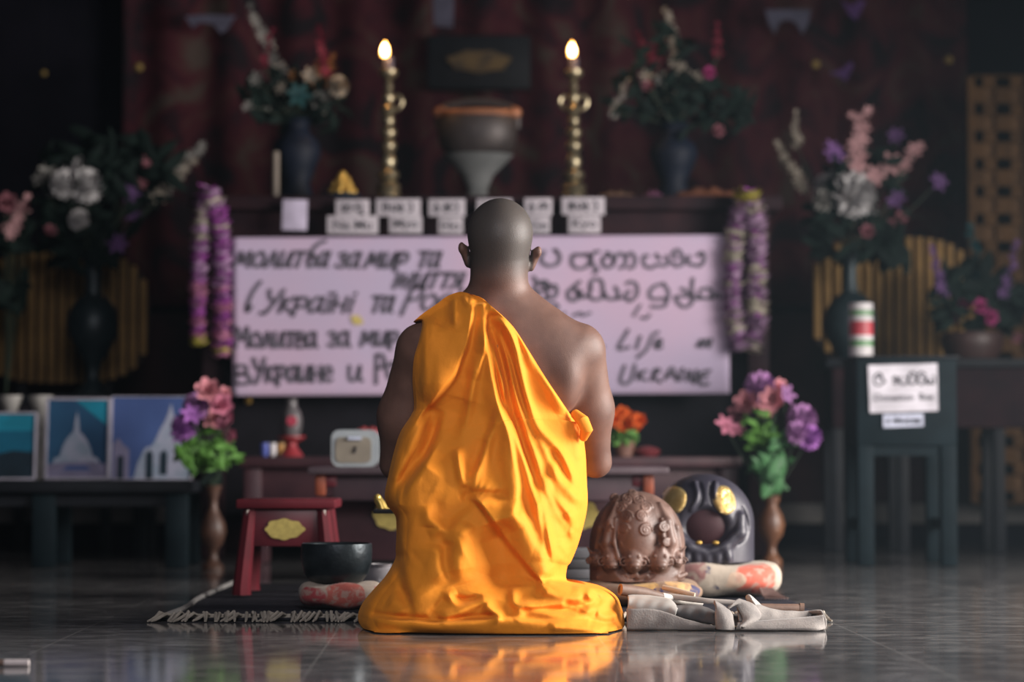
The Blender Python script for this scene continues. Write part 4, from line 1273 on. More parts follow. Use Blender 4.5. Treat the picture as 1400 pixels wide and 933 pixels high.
# ------------------------------------------------------------------ lettering
def ribbon(mb, pts, wd, y, thick=0.0012, n=None):
    """brush stroke: a flat ribbon with round ends, standing just off the sheet at depth y"""
    pts = [np.array((p[0], p[2] if len(p) == 3 else p[1]), float) for p in pts]
    c = spline(pts, n or max(6, 5 * len(pts)))
    vs, fs = [], []
    m = len(c)
    for i in range(m):
        t = c[min(i + 1, m - 1)] - c[max(i - 1, 0)]
        L = np.linalg.norm(t)
        t = t / L if L > 1e-9 else np.array((1.0, 0.0))
        nn = np.array((-t[1], t[0])) * wd / 2
        for q in (c[i] - nn, c[i] + nn):
            vs.append((q[0], y, q[1])); 
    for i in range(m - 1):
        fs.append((2 * i, 2 * i + 2, 2 * i + 3, 2 * i + 1))
    mb.add(vs, fs)
    for e in (c[0], c[-1]):
        ring = [(e[0] + wd / 2 * math.cos(a), y, e[1] + wd / 2 * math.sin(a)) for a in [2 * math.pi * k / 12 for k in range(12)]]
        mb.add(ring, [tuple(range(12))])
O_ = [(.45, 1), (.1, .8), (.05, .4), (.3, .02), (.65, .15), (.75, .6), (.45, 1)]
GL = {
 'м': (1.15, [[(0, 0), (.2, 1)], [(.2, 1), (.45, .25)], [(.45, .25), (.8, 1)], [(.8, 1), (.95, 0)]]),
 'о': (.85, [O_]), 'л': (.95, [[(0, .02), (.22, .1), (.45, 1)], [(.45, 1), (.8, 0)]]),
 'и': (.9, [[(.05, 1), (.05, .25), (.2, 0), (.45, .15), (.7, 1)], [(.7, 1), (.7, .1), (.85, .02)]]),
 'т': (.85, [[(.0, 1), (.8, 1)], [(.4, 1), (.38, 0)]]),
 'в': (.75, [[(.05, 0), (.05, 1.0)], [(.05, 1.0), (.5, .95), (.5, .6), (.05, .52)], [(.05, .52), (.65, .45), (.6, .03), (.05, 0)]]),
 'б': (.8, [[(.3, .8), (.06, .45), (.3, .0), (.6, .15), (.62, .6), (.3, .8)], [(.06, .45), (.15, 1.2), (.45, 1.6), (.85, 1.75)]]),
 'а': (.9, [[(.65, .85), (.35, 1), (.08, .6), (.12, .1), (.4, .05), (.65, .5)], [(.7, 1), (.68, .2), (.85, 0)]]),
 'з': (.8, [[(.08, .88), (.35, 1), (.6, .8), (.3, .53)], [(.3, .53), (.66, .35), (.5, .02), (.05, .12)]]),
 'р': (.8, [[(.1, -.25), (.1, 1)], [(.1, .9), (.45, 1), (.68, .7), (.5, .35), (.12, .38)]]),
 'ж': (1.4, [[(.05, 1), (.05, 0)], [(.05, .5), (1.0, .5)], [(1.1, 1), (.95, 0)], [(.5, .9), (.5, .1)]]),
 'я': (.85, [[(.65, 0), (.65, 1)], [(.65, 1), (.2, .95), (.12, .65), (.62, .5)], [(.5, .5), (.05, 0)]]),
 'к': (.8, [[(.08, 0), (.08, 1)], [(.65, 1), (.1, .5)], [(.1, .5), (.7, 0)]]),
 'ї': (.45, [[(.2, 0), (.2, .9)], [(.08, 1.25), (.09, 1.28)], [(.32, 1.25), (.33, 1.28)]]),
 'і': (.45, [[(.2, 0), (.2, .9)], [(.2, 1.25), (.21, 1.28)]]),
 'н': (.85, [[(.08, 0), (.08, 1)], [(.68, 0), (.68, 1)], [(.08, .5), (.68, .5)]]),
 'с': (.75, [[(.65, .85), (.35, 1), (.06, .55), (.25, .03), (.65, .15)]]),
 'е': (.8, [[(.1, .5), (.62, .55), (.5, .95), (.2, .9), (.06, .45), (.3, .02), (.65, .15)]]),
 'У': (.95, [[(.05, 1.5), (.2, 1.0), (.5, .75)], [(.85, 1.5), (.5, .5), (.2, -.1), (.0, -.05)]]),
 'Р': (.95, [[(.15, -.3), (.2, 1.5)], [(.2, 1.45), (.6, 1.5), (.8, 1.1), (.6, .7), (.2, .65)]]),
 'М': (1.2, [[(0, 0), (.1, 1.35)], [(.1, 1.35), (.5, .5)], [(.5, .5), (.9, 1.35)], [(.9, 1.35), (1.0, 0)]]),
 'Б': (.9, [[(.45, 1.6), (.15, 1.0), (.08, .2)], [(.08, .2), (.25, -.1), (.4, .2)]]),
}
def word(mb, text, x0, x1, base, xh, slant, pen, tf, y):
    """handwritten word fitted between x0 and x1 (photo px on the sheet), baseline at 'base', x-height xh"""
    tot = sum(GL[c][0] for c in text)
    k = (x1 - x0) / tot
    x = x0
    for c in text:
        adv, sts = GL[c]
        for st in sts:
            pp = []
            for (gx, gy) in st:
                pp.append(tf(x + gx * k + slant * gy * xh, base - gy * xh))
            ribbon(mb, pp, pen, y)
        x += adv * k

BY = 9.955
M_BANNER = mat('lilac_white_sheet', (0.52, 0.385, 0.51), 0.85, col2=(0.46, 0.39, 0.53), scale=2.2, spec=0.1)
M_INK = mat('grey_marker_ink', (0.075, 0.070, 0.088), 0.8, col2=(0.13, 0.12, 0.15), scale=20, spec=0.1)
def bt(px, py):
    p = P(px, py, BY)
    return (p.x, p.z)
banner = thing('banner', 'white cloth banner with handwritten prayers for peace in several scripts', 'banner', (P(657, 430, BY).x, BY, 0))
vs = []
nb, mb_ = 80, 30
for j in range(mb_ + 1):
    for i in range(nb + 1):
        s_, t = i / nb, j / mb_
        px = (317.5 * (1 - s_) + 996 * s_) * (1 - t) + (318 * (1 - s_) + 998 * s_) * t
        py = (325 * (1 - s_) + 321 * s_) * (1 - t) + (541.5 * (1 - s_) + 538.5 * s_) * t
        q = P(px, py, BY)
        vs.append((q.x, BY + 0.004 * math.sin(s_ * 21) * (0.2 + t) * 0.35, q.z))
bm_ = bpy.data.meshes.new('sheet')
bm_.from_pydata(vs, [], grid_mesh(vs, nb + 1, mb_ + 1))
bm_.materials.append(M_BANNER); bm_.shade_smooth()
bo = link_mesh('cloth_sheet', bm_, banner)
sd_ = bo.modifiers.new('t', 'SOLIDIFY'); sd_.thickness = 0.003; sd_.offset = 1
LYY = BY - 0.006
PEN = sz(4.6, BY)
def line(name, words, pen=PEN):
    for wd_ in words:
        mb = MB()
        word(mb, *wd_, pen, bt, LYY)
        mb.build(name, M_INK, banner, smooth=False)
line('handwritten_word', [('молит', 320, 416, 365, 20, 0.35), ('ба', 418, 448, 365, 20, 0.35), ('за', 458, 491, 366, 20, 0.35), ('мир', 499, 556, 366, 20, 0.35), ('та', 569, 601, 366, 21, 0.3)])
line('handwritten_word', [('життя', 538, 632, 394, 20, 0.4)])
line('handwritten_word', [('Б', 335, 352, 424, 24, 0.35), ('Україні', 358, 484, 427, 20, 0.35), ('та', 505, 537, 427, 21, 0.3), ('Росії', 548, 640, 424, 21, 0.4)])
line('handwritten_word', [('Молитва', 323, 435, 475, 20, 0.0), ('за', 449, 480, 474, 20, 0.0), ('мир', 494, 547, 473, 19, 0.05), ('та', 560, 595, 473, 20, 0.0)])
line('handwritten_word', [('в', 322, 344, 525, 25, 0.0), ('Украине', 347, 457, 522, 21, 0.0), ('и', 477, 497, 521, 20, 0.0), ('Росии', 512, 590, 518, 22, 0.0)])
def traced(name, strokes, ox, oy, sc, tf, parent, m, pen, y):
    mb = MB()
    for st in strokes:
        pp = [tf(ox + x / sc, oy + y_ / sc) for (x, y_) in st]
        if len(pp) == 1: pp = [pp[0], (pp[0][0] + 0.001, pp[0][1])]
        ribbon(mb, pp, pen, y)
    return mb.build(name, m, parent, smooth=False)
# Sinhala lines and the English words, traced stroke by stroke
SIN1 = [[(230, 130), (280, 200), (250, 280), (150, 300), (80, 240), (110, 150)], [(225, 135), (245, 145)],
        [(470, 185), (420, 190), (410, 280), (470, 330), (560, 310), (600, 250), (590, 190), (530, 185)], [(440, 185), (580, 180)],
        [(690, 150), (640, 160), (610, 230), (640, 300), (680, 350), (640, 375)],
        [(790, 195), (740, 220), (740, 290), (800, 320), (850, 270), (830, 190), (780, 160)], [(850, 270), (880, 190), (930, 170), (980, 220), (970, 290), (920, 325)],
        [(990, 190), (1040, 165), (1080, 230), (1060, 310), (1010, 325)]]
SIN1b = [[(200, 195), (160, 200), (165, 290), (230, 325), (300, 290), (380, 300), (420, 260), (400, 200)], [(290, 180), (330, 230)],
         [(500, 220), (465, 170), (520, 130), (570, 200), (570, 280), (510, 305), (465, 270)], [(640, 200), (630, 270), (690, 290), (760, 300), (800, 230), (780, 160), (730, 190)]]
SIN2 = [[(0, 420), (30, 480), (10, 560), (30, 640)], [(95, 560), (50, 580), (60, 650), (120, 670), (150, 610), (120, 520), (60, 480), (130, 465), (180, 540)],
        [(170, 520), (230, 510), (250, 580), (210, 640), (160, 640)], [(490, 470), (420, 530), (370, 580), (380, 650), (440, 670), (470, 610), (440, 540)],
        [(470, 610), (500, 560), (500, 640), (560, 620)], [(610, 540), (590, 620), (650, 660), (730, 640), (740, 590)], [(600, 530), (620, 460), (680, 440), (730, 480), (740, 600)],
        [(760, 600), (790, 650), (860, 650), (900, 600), (870, 530)], [(880, 650), (940, 640)]]
SIN2b = [[(10, 570), (-30, 600), (-10, 670), (40, 660), (90, 590), (80, 500), (20, 470), (-20, 490)],
         [(370, 490), (270, 520), (220, 590), (250, 650), (390, 650)], [(370, 490), (420, 570), (410, 660), (370, 730), (240, 735)],
         [(560, 545), (600, 560), (620, 620), (500, 630), (530, 700), (600, 740), (670, 690), (660, 600)], [(680, 440), (670, 560), (690, 640), (760, 650)],
         [(760, 560), (820, 540), (880, 570), (870, 640), (780, 640), (740, 600)], [(880, 650), (940, 600), (960, 640)]]
ENG1 = [[(150, 790), (165, 715), (225, 700), (262, 740), (225, 775)], [(300, 830), (330, 800)], [(420, 830), (500, 800), (520, 830), (600, 800)]]
ENG1b = [[(50, 830), (120, 720)], [(130, 850), (180, 860), (220, 820)]]
ENG2 = [[(300, 170), (200, 360), (310, 350)], [(430, 240), (390, 360)], [(620, 190), (560, 230), (500, 370), (400, 460)], [(600, 330), (660, 290), (620, 270), (590, 330), (620, 360), (660, 345)],
        [(1040, 340), (1080, 275)], [(1090, 345), (1130, 270), (1160, 350), (1185, 265)], [(20, 345), (40, 345)]]
ENG3 = [[(265, 550), (220, 700), (270, 740), (330, 700), (375, 540)], [(400, 690), (420, 610)], [(490, 600), (415, 655), (490, 700)], [(550, 700), (590, 590), (640, 600), (570, 650), (640, 720)],
        [(690, 690), (770, 570), (820, 700)], [(720, 650), (800, 650)], [(880, 580), (850, 700)], [(920, 700), (950, 600), (1000, 730), (1030, 600)],
        [(1170, 600), (1070, 630), (1070, 740), (1150, 740)], [(1070, 670), (1140, 660)]]
for st, ox, oy, sc in ((SIN1[:2], 730, 325, 7.771), (SIN1[2:], 730, 325, 7.771), (SIN1b[:2], 860, 325, 7.771), (SIN1b[2:], 860, 325, 7.771), (SIN2[:3], 730, 325, 7.771), (SIN2[3:], 730, 325, 7.771), (SIN2b[:1], 860, 325, 7.771), (SIN2b[1:], 860, 325, 7.771), (ENG1, 730, 325, 7.771), (ENG1b, 860, 325, 7.771), (ENG2[:4], 820, 430, 7.778), (ENG2[4:6], 820, 430, 7.778), (ENG2[6:], 820, 430, 7.778), (ENG3, 820, 430, 7.778)):
    traced('handwritten_word', st, ox, oy, sc, bt, banner, M_INK, PEN * (0.8 if st in (ENG1, ENG1b) else 1), LYY)
yb = MB()
c_ = bt(488, 438)
for i_, (dx, dz, r) in enumerate(((0, 0, 0.020), (0.014, -0.006, 0.013), (-0.012, 0.008, 0.012))):
    yb.add([(c_[0] + dx + r * math.cos(a), LYY - 0.0003 * i_, c_[1] + dz + r * math.sin(a)) for a in [2 * math.pi * k / 20 for k in range(20)]], [tuple(range(20))])
yb.build('yellow_stain', mat('yellow_paint_stain', (0.62, 0.50, 0.16), 0.8), banner, smooth=False, label='small yellow stain')

def flat_text(name, text, c, h, m, parent, y, width=None, rz=0.0):
    """printed lettering: mesh of the built-in typeface, facing the camera side, centred on c=(x,z)"""
    cu = bpy.data.curves.new(name, 'FONT')
    cu.body = text; cu.size = 1.0; cu.align_x = 'CENTER'; cu.align_y = 'CENTER'; cu.offset = 0.012; cu.extrude = 0.0
    o = bpy.data.objects.new(name, cu)
    COL.objects.link(o)
    dg = bpy.context.evaluated_depsgraph_get()
    dg.update()
    me = bpy.data.meshes.new_from_object(o.evaluated_get(dg))
    bpy.data.objects.remove(o)
    xs = [v.co.x for v in me.vertices]; ys = [v.co.y for v in me.vertices]
    kx = (width / (max(xs) - min(xs))) if width else h
    ky = h / (max(ys) - min(ys)) if width else h
    mx, my = (max(xs) + min(xs)) / 2, (max(ys) + min(ys)) / 2
    for v in me.vertices:
        a, b = (v.co.x - mx) * kx, (v.co.y - my) * ky
        v.co = (c[0] + a * math.cos(rz) - b * math.sin(rz), y, c[1] + b * math.cos(rz) + a * math.sin(rz))
    me.name = name
    me.materials.clear(); me.materials.append(m)
    return link_mesh(name, me, parent)

# small paper labels along the altar's edge: the mantra in Sinhala above, in Latin letters below
M_PAPER = mat('grey_white_paper', (0.46, 0.42, 0.46), 0.8, col2=(0.40, 0.375, 0.41), scale=6, spec=0.1)
M_PAPER2 = mat('lavender_paper', (0.50, 0.45, 0.58), 0.8, spec=0.1)
M_PRINT = mat('black_print', (0.05, 0.05, 0.06), 0.8, spec=0.1)
QY = 9.93
def paper(px0, py0, px1, py1, label, cat='label', group=None, m=None, y=QY, tilt=0.0, name='paper_label'):
    a, b = P(px0, py0, y), P(px1, py1, y)
    c = ((a.x + b.x) / 2, (a.z + b.z) / 2)
    t = thing(name, label, cat, (c[0], y, c[1]), 0, group)
    w_, h_ = abs(b.x - a.x), abs(a.z - b.z)
    MB().box((c[0], y, c[1]), (w_, 0.003, h_), ry=tilt, ch=0.001).build('paper_card', m or M_PAPER, t)
    return t, c, w_, h_
SG = {  # simplified Sinhala letters, drawn in a unit box
 'na': [[(.1, .6), (.3, .9), (.55, .6), (.3, .3), (.1, .6)], [(.55, .5), (.8, .9), (.95, .4), (.7, .1), (.1, .1)]],
 'mu': [[(.5, .6), (.25, .7), (.15, .35), (.45, .1), (.8, .3), (.8, .8), (.45, 1.), (.2, .9)], [(.7, .15), (.95, -.2), (.6, -.25)]],
 'ma': [[(.5, .6), (.25, .7), (.15, .35), (.45, .1), (.8, .3), (.8, .8), (.45, 1.), (.2, .9)]],
 'ya': [[(.2, .75), (.1, .35), (.35, .15), (.5, .45), (.6, .15), (.9, .3), (.9, .8), (.7, .9)]],
 'o': [[(.3, .55), (.1, .5), (.15, .1), (.5, .1), (.5, .6), (.2, .95)]],
 'aa': [[(.2, .9), (.5, 1.0), (.7, .6), (.6, .1), (.3, .1)]],
 'ha': [[(.4, .55), (.15, .6), (.15, .15), (.5, .1), (.6, .6), (.3, .95)], [(.6, .5), (.8, .95), (1., .6), (.9, .1)]],
 'ra': [[(.6, 1.), (.2, .7), (.1, .3), (.4, .05), (.7, .3), (.5, .6)]],
 'ga': [[(.1, .15), (.15, .8), (.45, .95), (.6, .55), (.35, .35)], [(.6, .6), (.8, .95), (.95, .5), (.85, .1)]],
 'ka': [[(.1, .3), (.3, .1), (.5, .4), (.5, .8), (.25, .9), (.2, .55), (.75, .55), (.9, .8), (.7, .95)], [(.5, .4), (.7, .1), (.9, .3)]],
}
def sinh(parent, letters, c, w_, h_, y, pen, m=M_PRINT, name='sinhala_lettering'):
    mb = MB()
    n = len(letters)
    for i, l in enumerate(letters):
        for st in SG[l]:
            ribbon(mb, [(c[0] - w_ / 2 + w_ * (i + 0.06 + gx * 0.86) / n, c[1] - h_ / 2 + gy * h_) for gx, gy in st], pen, y, n=16)
    return mb.build(name, m, parent, smooth=False)
up = [((459, 273, 505, 296), ('na', 'mu'), 'first'), ((514, 272, 575, 296), ('ma', 'ya', 'o', 'aa'), 'second'), ((586, 272, 636, 296), ('o', 'ha', 'aa'), 'third'),
      ((652, 272, 700, 296), ('o', 'ra', 'na'), 'fourth'), ((717, 271, 755, 295), ('o', 'ga'), 'fifth'), ((768, 270, 827, 294), ('ka', 'ya', 'o', 'aa'), 'sixth')]
lo = [((447, 295, 517, 320), 'Na Mu', 'first'), ((532, 296, 577, 319), 'Myo', 'second'), ((599, 297, 633, 320), 'Ho', 'third'), ((660, 297, 700, 320), 'Ren', 'fourth'),
      ((722, 296, 752, 319), 'Ge', 'fifth'), ((777, 295, 821, 319), 'Kyo', 'sixth')]
for (bx, lt, n_) in up:
    t, c, w_, h_ = paper(*bx, '%s paper label from the left in the upper row, Sinhala letters, above the banner' % n_, group='paper labels on the altar edge')
    sinh(t, lt, c, w_ * 0.74, h_ * 0.50, QY - 0.0025, sz(2.6, QY))
for (bx, tx, n_) in lo:
    t, c, w_, h_ = paper(*bx, '%s paper label from the left in the lower row, reading %s' % (n_, tx), group='paper labels on the altar edge', y=QY - 0.004)
    flat_text('latin_lettering', tx, c, h_ * (0.62 if 'y' in tx else 0.5), M_PRINT, t, QY - 0.0065, width=w_ * 0.74)
t, c, w_, h_ = paper(386, 273, 420, 315, 'blank lavender square of paper stuck on the altar edge, left of the labels', 'paper', None, M_PAPER2, tilt=0.03, name='paper_note')

# ------------------------------------------------------------------ garlands at the banner's two ends
M_GP = [mat('violet_petals', (0.33, 0.075, 0.33), 0.7, col2=(0.22, 0.04, 0.24), scale=40), mat('lilac_petals', (0.46, 0.30, 0.46), 0.7, col2=(0.36, 0.20, 0.38), scale=40),
        mat('cream_petals', (0.46, 0.42, 0.34), 0.7), mat('yellow_tuft', (0.42, 0.37, 0.06), 0.7), mat('rose_petals', (0.52, 0.20, 0.34), 0.7), mat('dusty_lilac_petals', (0.33, 0.22, 0.33), 0.7, col2=(0.24, 0.14, 0.25), scale=30)]
def petal_ring(mb, c, ax, r, n, seed, flat=0.55):
    """one layer of a garland: n ruffled petals round the string"""
    rr = random.Random(seed)
    ax = Vector(ax).normalized()
    e1 = ax.orthogonal().normalized(); e2 = ax.cross(e1)
    for k in range(n):
        a = 2 * math.pi * (k + rr.random() * 0.6) / n
        d = e1 * math.cos(a) + e2 * math.sin(a)
        s = ax.cross(d)
        L = r * rr.uniform(0.75, 1.15); wd = r * rr.uniform(0.35, 0.6); lift = rr.uniform(-0.3, 0.3) * r
        p0 = Vector(c); p1 = p0 + d * L * 0.6 + ax * (lift * 0.5 + 0.1 * r); p2 = p0 + d * L + ax * lift
        mb.add([p0 - s * wd * 0.25, p0 + s * wd * 0.25, p1 - s * wd, p1 + s * wd, p1 + ax * r * 0.18, p2 - s * wd * 0.5, p2 + s * wd * 0.5],
               [(0, 1, 4), (0, 4, 2), (1, 3, 4), (2, 4, 5), (4, 6, 5), (4, 3, 6)])
def garland(label, strands, y, seed, mix):
    t = thing('flower_garland', label, 'garland', tuple(P(*strands[0][0][0], y)), 0, None)
    rr = random.Random(seed)
    for pts, wpx in strands:
        path = spline([tuple(P(a, b, y + (0.02 if i else 0))) for i, (a, b) in enumerate(pts)], 44)
        mbs = [MB() for _ in M_GP]
        for i, c in enumerate(path):
            ax = path[min(i + 1, 43)] - path[max(i - 1, 0)]
            q = mix(i / 43.0, rr)
            petal_ring(mbs[q], (c[0], c[1], c[2]), ax, sz(wpx, y) * rr.uniform(0.85, 1.1), 9, rr.random())
            petal_ring(mbs[1 if q == 0 else 0], (c[0], c[1], c[2] + 0.006), ax, sz(wpx, y) * 0.7, 6, rr.random())
        base = None
        for q, mb in enumerate(mbs):
            if not mb.v: continue
            o = mb.build('petals' if base else 'strand', M_GP[q], base or t, smooth=False, kind='stuff')
            if base is None: base = o
        MB().tube(path, 0.004, n=5).build('string', M_GP[0], base)
    return t
garland('violet and white flower garland hanging at the left end of the banner',
        [([(285, 258), (276, 300), (273, 350), (271, 400), (270, 440), (272, 468)], 14), ([(287, 260), (299, 300), (304, 350), (304, 400), (304, 440), (303, 484)], 16)], 9.90, 3,
        lambda t, r: (3 if t > 0.96 and r.random() < .5 else 0 if r.random() < 0.42 else (2 if t < .35 and r.random() < .6 else (4 if t > .6 else 1))))
garland('pale lilac and white flower garland hanging at the right end of the banner',
        [([(1022, 262), (1008, 300), (1003, 350), (1002, 400), (1004, 440), (1012, 476)], 16), ([(1024, 262), (1032, 300), (1034, 350), (1033, 400), (1034, 440), (1026, 476)], 17)], 9.90, 8,
        lambda t, r: (3 if t < 0.06 else 5 if r.random() < 0.6 else (2 if r.random() < .75 else 1)))

# ------------------------------------------------------------------ brass candlesticks on the altar
M_BR = mat('aged_brass', (0.40, 0.34, 0.22), 0.34, 0.85, col2=(0.24, 0.20, 0.13), scale=30, bump=0.06)
M_WAX = mat('dark_wax', (0.10, 0.09, 0.12), 0.5)
M_FLAME = mat('flame', (1, 0.5, 0.1), 0.5, emit=(1.0, 0.48, 0.10), estr=9.0)
M_FLAMEC = mat('flame_core', (1, 0.8, 0.5), 0.5, emit=(1.0, 0.74, 0.36), estr=26.0)
def candlestick(px, label, handles, fl):
    y = 10.28
    u_ = y / F_PX
    cx = P(px, 0, y).x
    zf = lambda py: P(px, py, y).z
    t = thing('candlestick', label, 'candlestick', (cx, y, az), 0, 'brass candlesticks on the altar')
    prof = [(0.0, az)]
    pr = [(272, 18), (266, 18), (262, 15), (257, 17), (252, 15), (248, 9), (243, 14), (238, 15), (234, 12), (231, 8), (226, 10), (220, 11), (214, 9), (209, 7), (204, 10), (199, 11.5), (195, 10),
          (191, 6), (187, 9), (182, 11), (177, 10), (173, 5.5), (168, 8), (163, 8.5), (158, 6), (153, 10), (149, 12), (145, 9), (140, 6), (134, 8.5), (129, 7), (124, 5), (119, 7), (114, 5), (109, 4), (106, 10), (101, 13), (97, 13), (95, 9)]
    prof += [(r * u_, max(zf(py), az + 0.0015 * i)) for i, (py, r) in enumerate(pr)] + [(0, zf(95))]
    MB().lathe(prof, (cx, y, 0), n=28).build('stem', M_BR, t)
    if handles:
        for s_ in handles:
            a = [(cx + s_ * 6 * u_, y, zf(150)), (cx + s_ * 13 * u_, y, zf(149)), (cx + s_ * 18 * u_, y, zf(143)), (cx + s_ * 18 * u_, y, zf(136)), (cx + s_ * 13 * u_, y, zf(131)), (cx + s_ * 6 * u_, y, zf(134))]
            MB().tube(spline(a, 20), 3.0 * u_, n=8).build('handle', M_BR, t)
    k = thing('candle', 'dark candle burning on the %s brass candlestick' % ('left' if px < 650 else 'right'), 'candle', (cx, y, zf(95)), 0, 'burning altar candles')
    MB().lathe([(0, zf(96)), (7.0 * u_, zf(96)), (6.8 * u_, zf(80)), (5.5 * u_, zf(78)), (0, zf(79))], (cx, y, 0), n=20).build('wax', M_WAX, k)
    fp = [(0, 79), (4.6, 77), (6.0, 72), (5.2, 66), (2.6, 60), (0, 56)]
    fx = cx + fl * u_
    MB().lathe([(r * u_, zf(py)) for r, py in fp], (fx, y, 0), n=18).build('flame', M_FLAME, k, label='glowing orange flame')
    MB().lathe([(0, zf(78))] + [(r * 0.72 * u_, zf(py)) for r, py in ((4.6, 75), (6.2, 70), (4.6, 65))] + [(0, zf(60))], (fx, y - 5.2 * u_, 0), n=14).build('flame_core', M_FLAMEC, k)
    ld = bpy.data.lights.new('candle_glow', 'POINT'); ld.energy = 1.6; ld.color = (1, 0.5, 0.18); ld.shadow_soft_size = 0.03
    lo_ = bpy.data.objects.new('candle_glow', ld); COL.objects.link(lo_); lo_.location = (fx, y - 0.05, zf(60))
candlestick(531.5, 'tall ringed brass candlestick with one side handle on the altar, left of the monk', (1,), -5)
candlestick(784, 'tall ringed brass candlestick with two side handles on the altar, right of the monk', (-1, 1), -2)

# ------------------------------------------------------------------ other things on the altar
# dark censer on a white draped stand, at the centre
M_CENS = mat('dark_bronze_censer', (0.050, 0.040, 0.038), 0.5, 0.3, col2=(0.032, 0.026, 0.026), scale=12, bump=0.15)
M_COP = mat('copper_rim', (0.30, 0.13, 0.07), 0.5, 0.4)
cy_ = 10.42
uc = cy_ / F_PX
cc = P(653, 0, cy_).x
zc = lambda py: P(653, py, cy_).z
M_DRAPE = mat('grey_silk_drape', (0.12, 0.125, 0.125), 0.7, col2=(0.08, 0.085, 0.085), scale=9)
stn = thing('draped_stand', 'small stand draped in grey silk under the dark censer at mid altar', 'stand', (cc, cy_, az))
prof = [(0, az + 0.001), (16 * uc, az + 0.001), (14 * uc, zc(258)), (22 * uc, zc(240)), (40 * uc, zc(222)), (50 * uc, zc(212)), (0, zc(212))]
MB().lathe(prof, (cc, cy_, 0), n=40, sy=0.7).build('drape', M_DRAPE, stn)
cen = thing('censer', 'round dark bronze censer with copper rim high on the altar behind the monk', 'censer', (cc, cy_, zc(212)))
prof = [(0, zc(211.5)), (40 * uc, zc(211.5)), (50 * uc, zc(204)), (55 * uc, zc(186)), (56 * uc, zc(168)), (50 * uc, zc(158)), (44 * uc, zc(156)), (0, zc(158))]
MB().lathe(prof, (cc, cy_, 0), n=44, sy=0.7).build('pot', M_CENS, cen)
MB().tube([(cc + 50 * uc * math.cos(a), cy_ + 35 * uc * math.sin(a), zc(157)) for a in [2 * math.pi * i / 40 for i in range(41)]], 5 * uc, n=8).build('rim', M_COP, cen)
MB().tube(spline([(cc - 54 * uc, cy_, zc(176)), (cc - 52 * uc, cy_, zc(152)), (cc - 28 * uc, cy_, zc(142)), (cc, cy_, zc(139)), (cc + 28 * uc, cy_, zc(142)), (cc + 52 * uc, cy_, zc(152)), (cc + 54 * uc, cy_, zc(176))], 40), 5.5 * uc, n=8).build('handle', M_CENS, cen)
for s_ in (-1, 1):
    MB().ball((cc + s_ * 50 * uc, cy_ - 0.02, zc(155)), (11 * uc, 8 * uc, 9 * uc)).build('ear', M_COP, cen)
# gilt plaque on the wall above it
pl = thing('gilt_plaque', 'dim gilt plaque in a black frame above the altar censer', 'plaque', tuple(P(655, 85, 11.7)))
pc_ = P(655, 84, 11.7)
MB().box((pc_.x, 11.745, pc_.z), (sz(140, 11.9), 0.05, sz(74, 11.9)), ch=0.012).build('frame', M_DARKW, pl)
ol = [(pc_.x + sz(42, 11.9) * (1 + 0.08 * math.sin(5 * a)) * math.cos(a), pc_.z - 0.0 + sz(15, 11.9) * (1 + 0.1 * math.sin(7 * a)) * math.sin(a)) for a in [2 * math.pi * i / 40 for i in range(40)]]
MB().prism(ol, 11.695, 11.722).build('carving', mat('dim_gold', (0.13, 0.085, 0.030), 0.6, 0.3, col2=(0.05, 0.035, 0.02), scale=14), pl)
# heap of gold balls on a blue dish
hp_ = P(468, 262, 10.2)
dish = MB().lathe([(0, az + 0.001), (0.035, az + 0.001), (0.075, az + 0.022), (0.078, az + 0.026), (0.070, az + 0.022), (0.03, az + 0.008), (0, az + 0.006)], (hp_.x, 10.2, 0), n=30)
dish.build('blue_dish', mat('blue_glaze', (0.020, 0.075, 0.13), 0.3), label='blue dish of gold fruit on the altar, left of the brass candlestick', cat='dish')
k_ = 0
for lay, (n_, rr_, zz_) in enumerate(((7, 0.044, 0.040), (6, 0.033, 0.066), (3, 0.018, 0.090), (1, 0.0, 0.110))):
    for i in range(n_):
        a = 2 * math.pi * (i + 0.5 * lay) / n_
        f_ = MB().ball((hp_.x + rr_ * math.cos(a), 10.2 + rr_ * math.sin(a), az + zz_), 0.0185, 14, 10).build('gold_fruit', M_GOLD)
        tag(f_, ['shiny gold ball in the bottom ring of the heap on the blue dish', 'shiny gold ball in the second ring of the heap on the blue dish', 'shiny gold ball in the third ring of the heap on the blue dish', 'shiny gold ball crowning the heap on the blue dish'][lay], 'ornament',
            'gold balls, ' + ['bottom', 'second', 'third', 'top'][lay] + ' layer of the heap')
# pale stick candle at the left of the altar
sc_ = P(377, 240, 10.2)
sk = thing('stick_candle', 'unlit pale candle standing on the altar left of the gold heap', 'candle', (sc_.x, 10.2, az))
MB().lathe([(0, az + 0.001), (0.028, az + 0.001), (0.028, az + 0.010), (0.017, az + 0.016), (0, az + 0.016)], (sc_.x, 10.2, 0), n=20).build('holder', M_BR, sk)
MB().lathe([(0.0155, az + 0.012), (0.0150, P(0, 208, 10.2).z), (0.011, P(0, 207, 10.2).z), (0, P(0, 207.5, 10.2).z)], (sc_.x, 10.2, 0), n=18).build('wax', mat('pale_wax', (0.19, 0.16, 0.13), 0.6), sk)
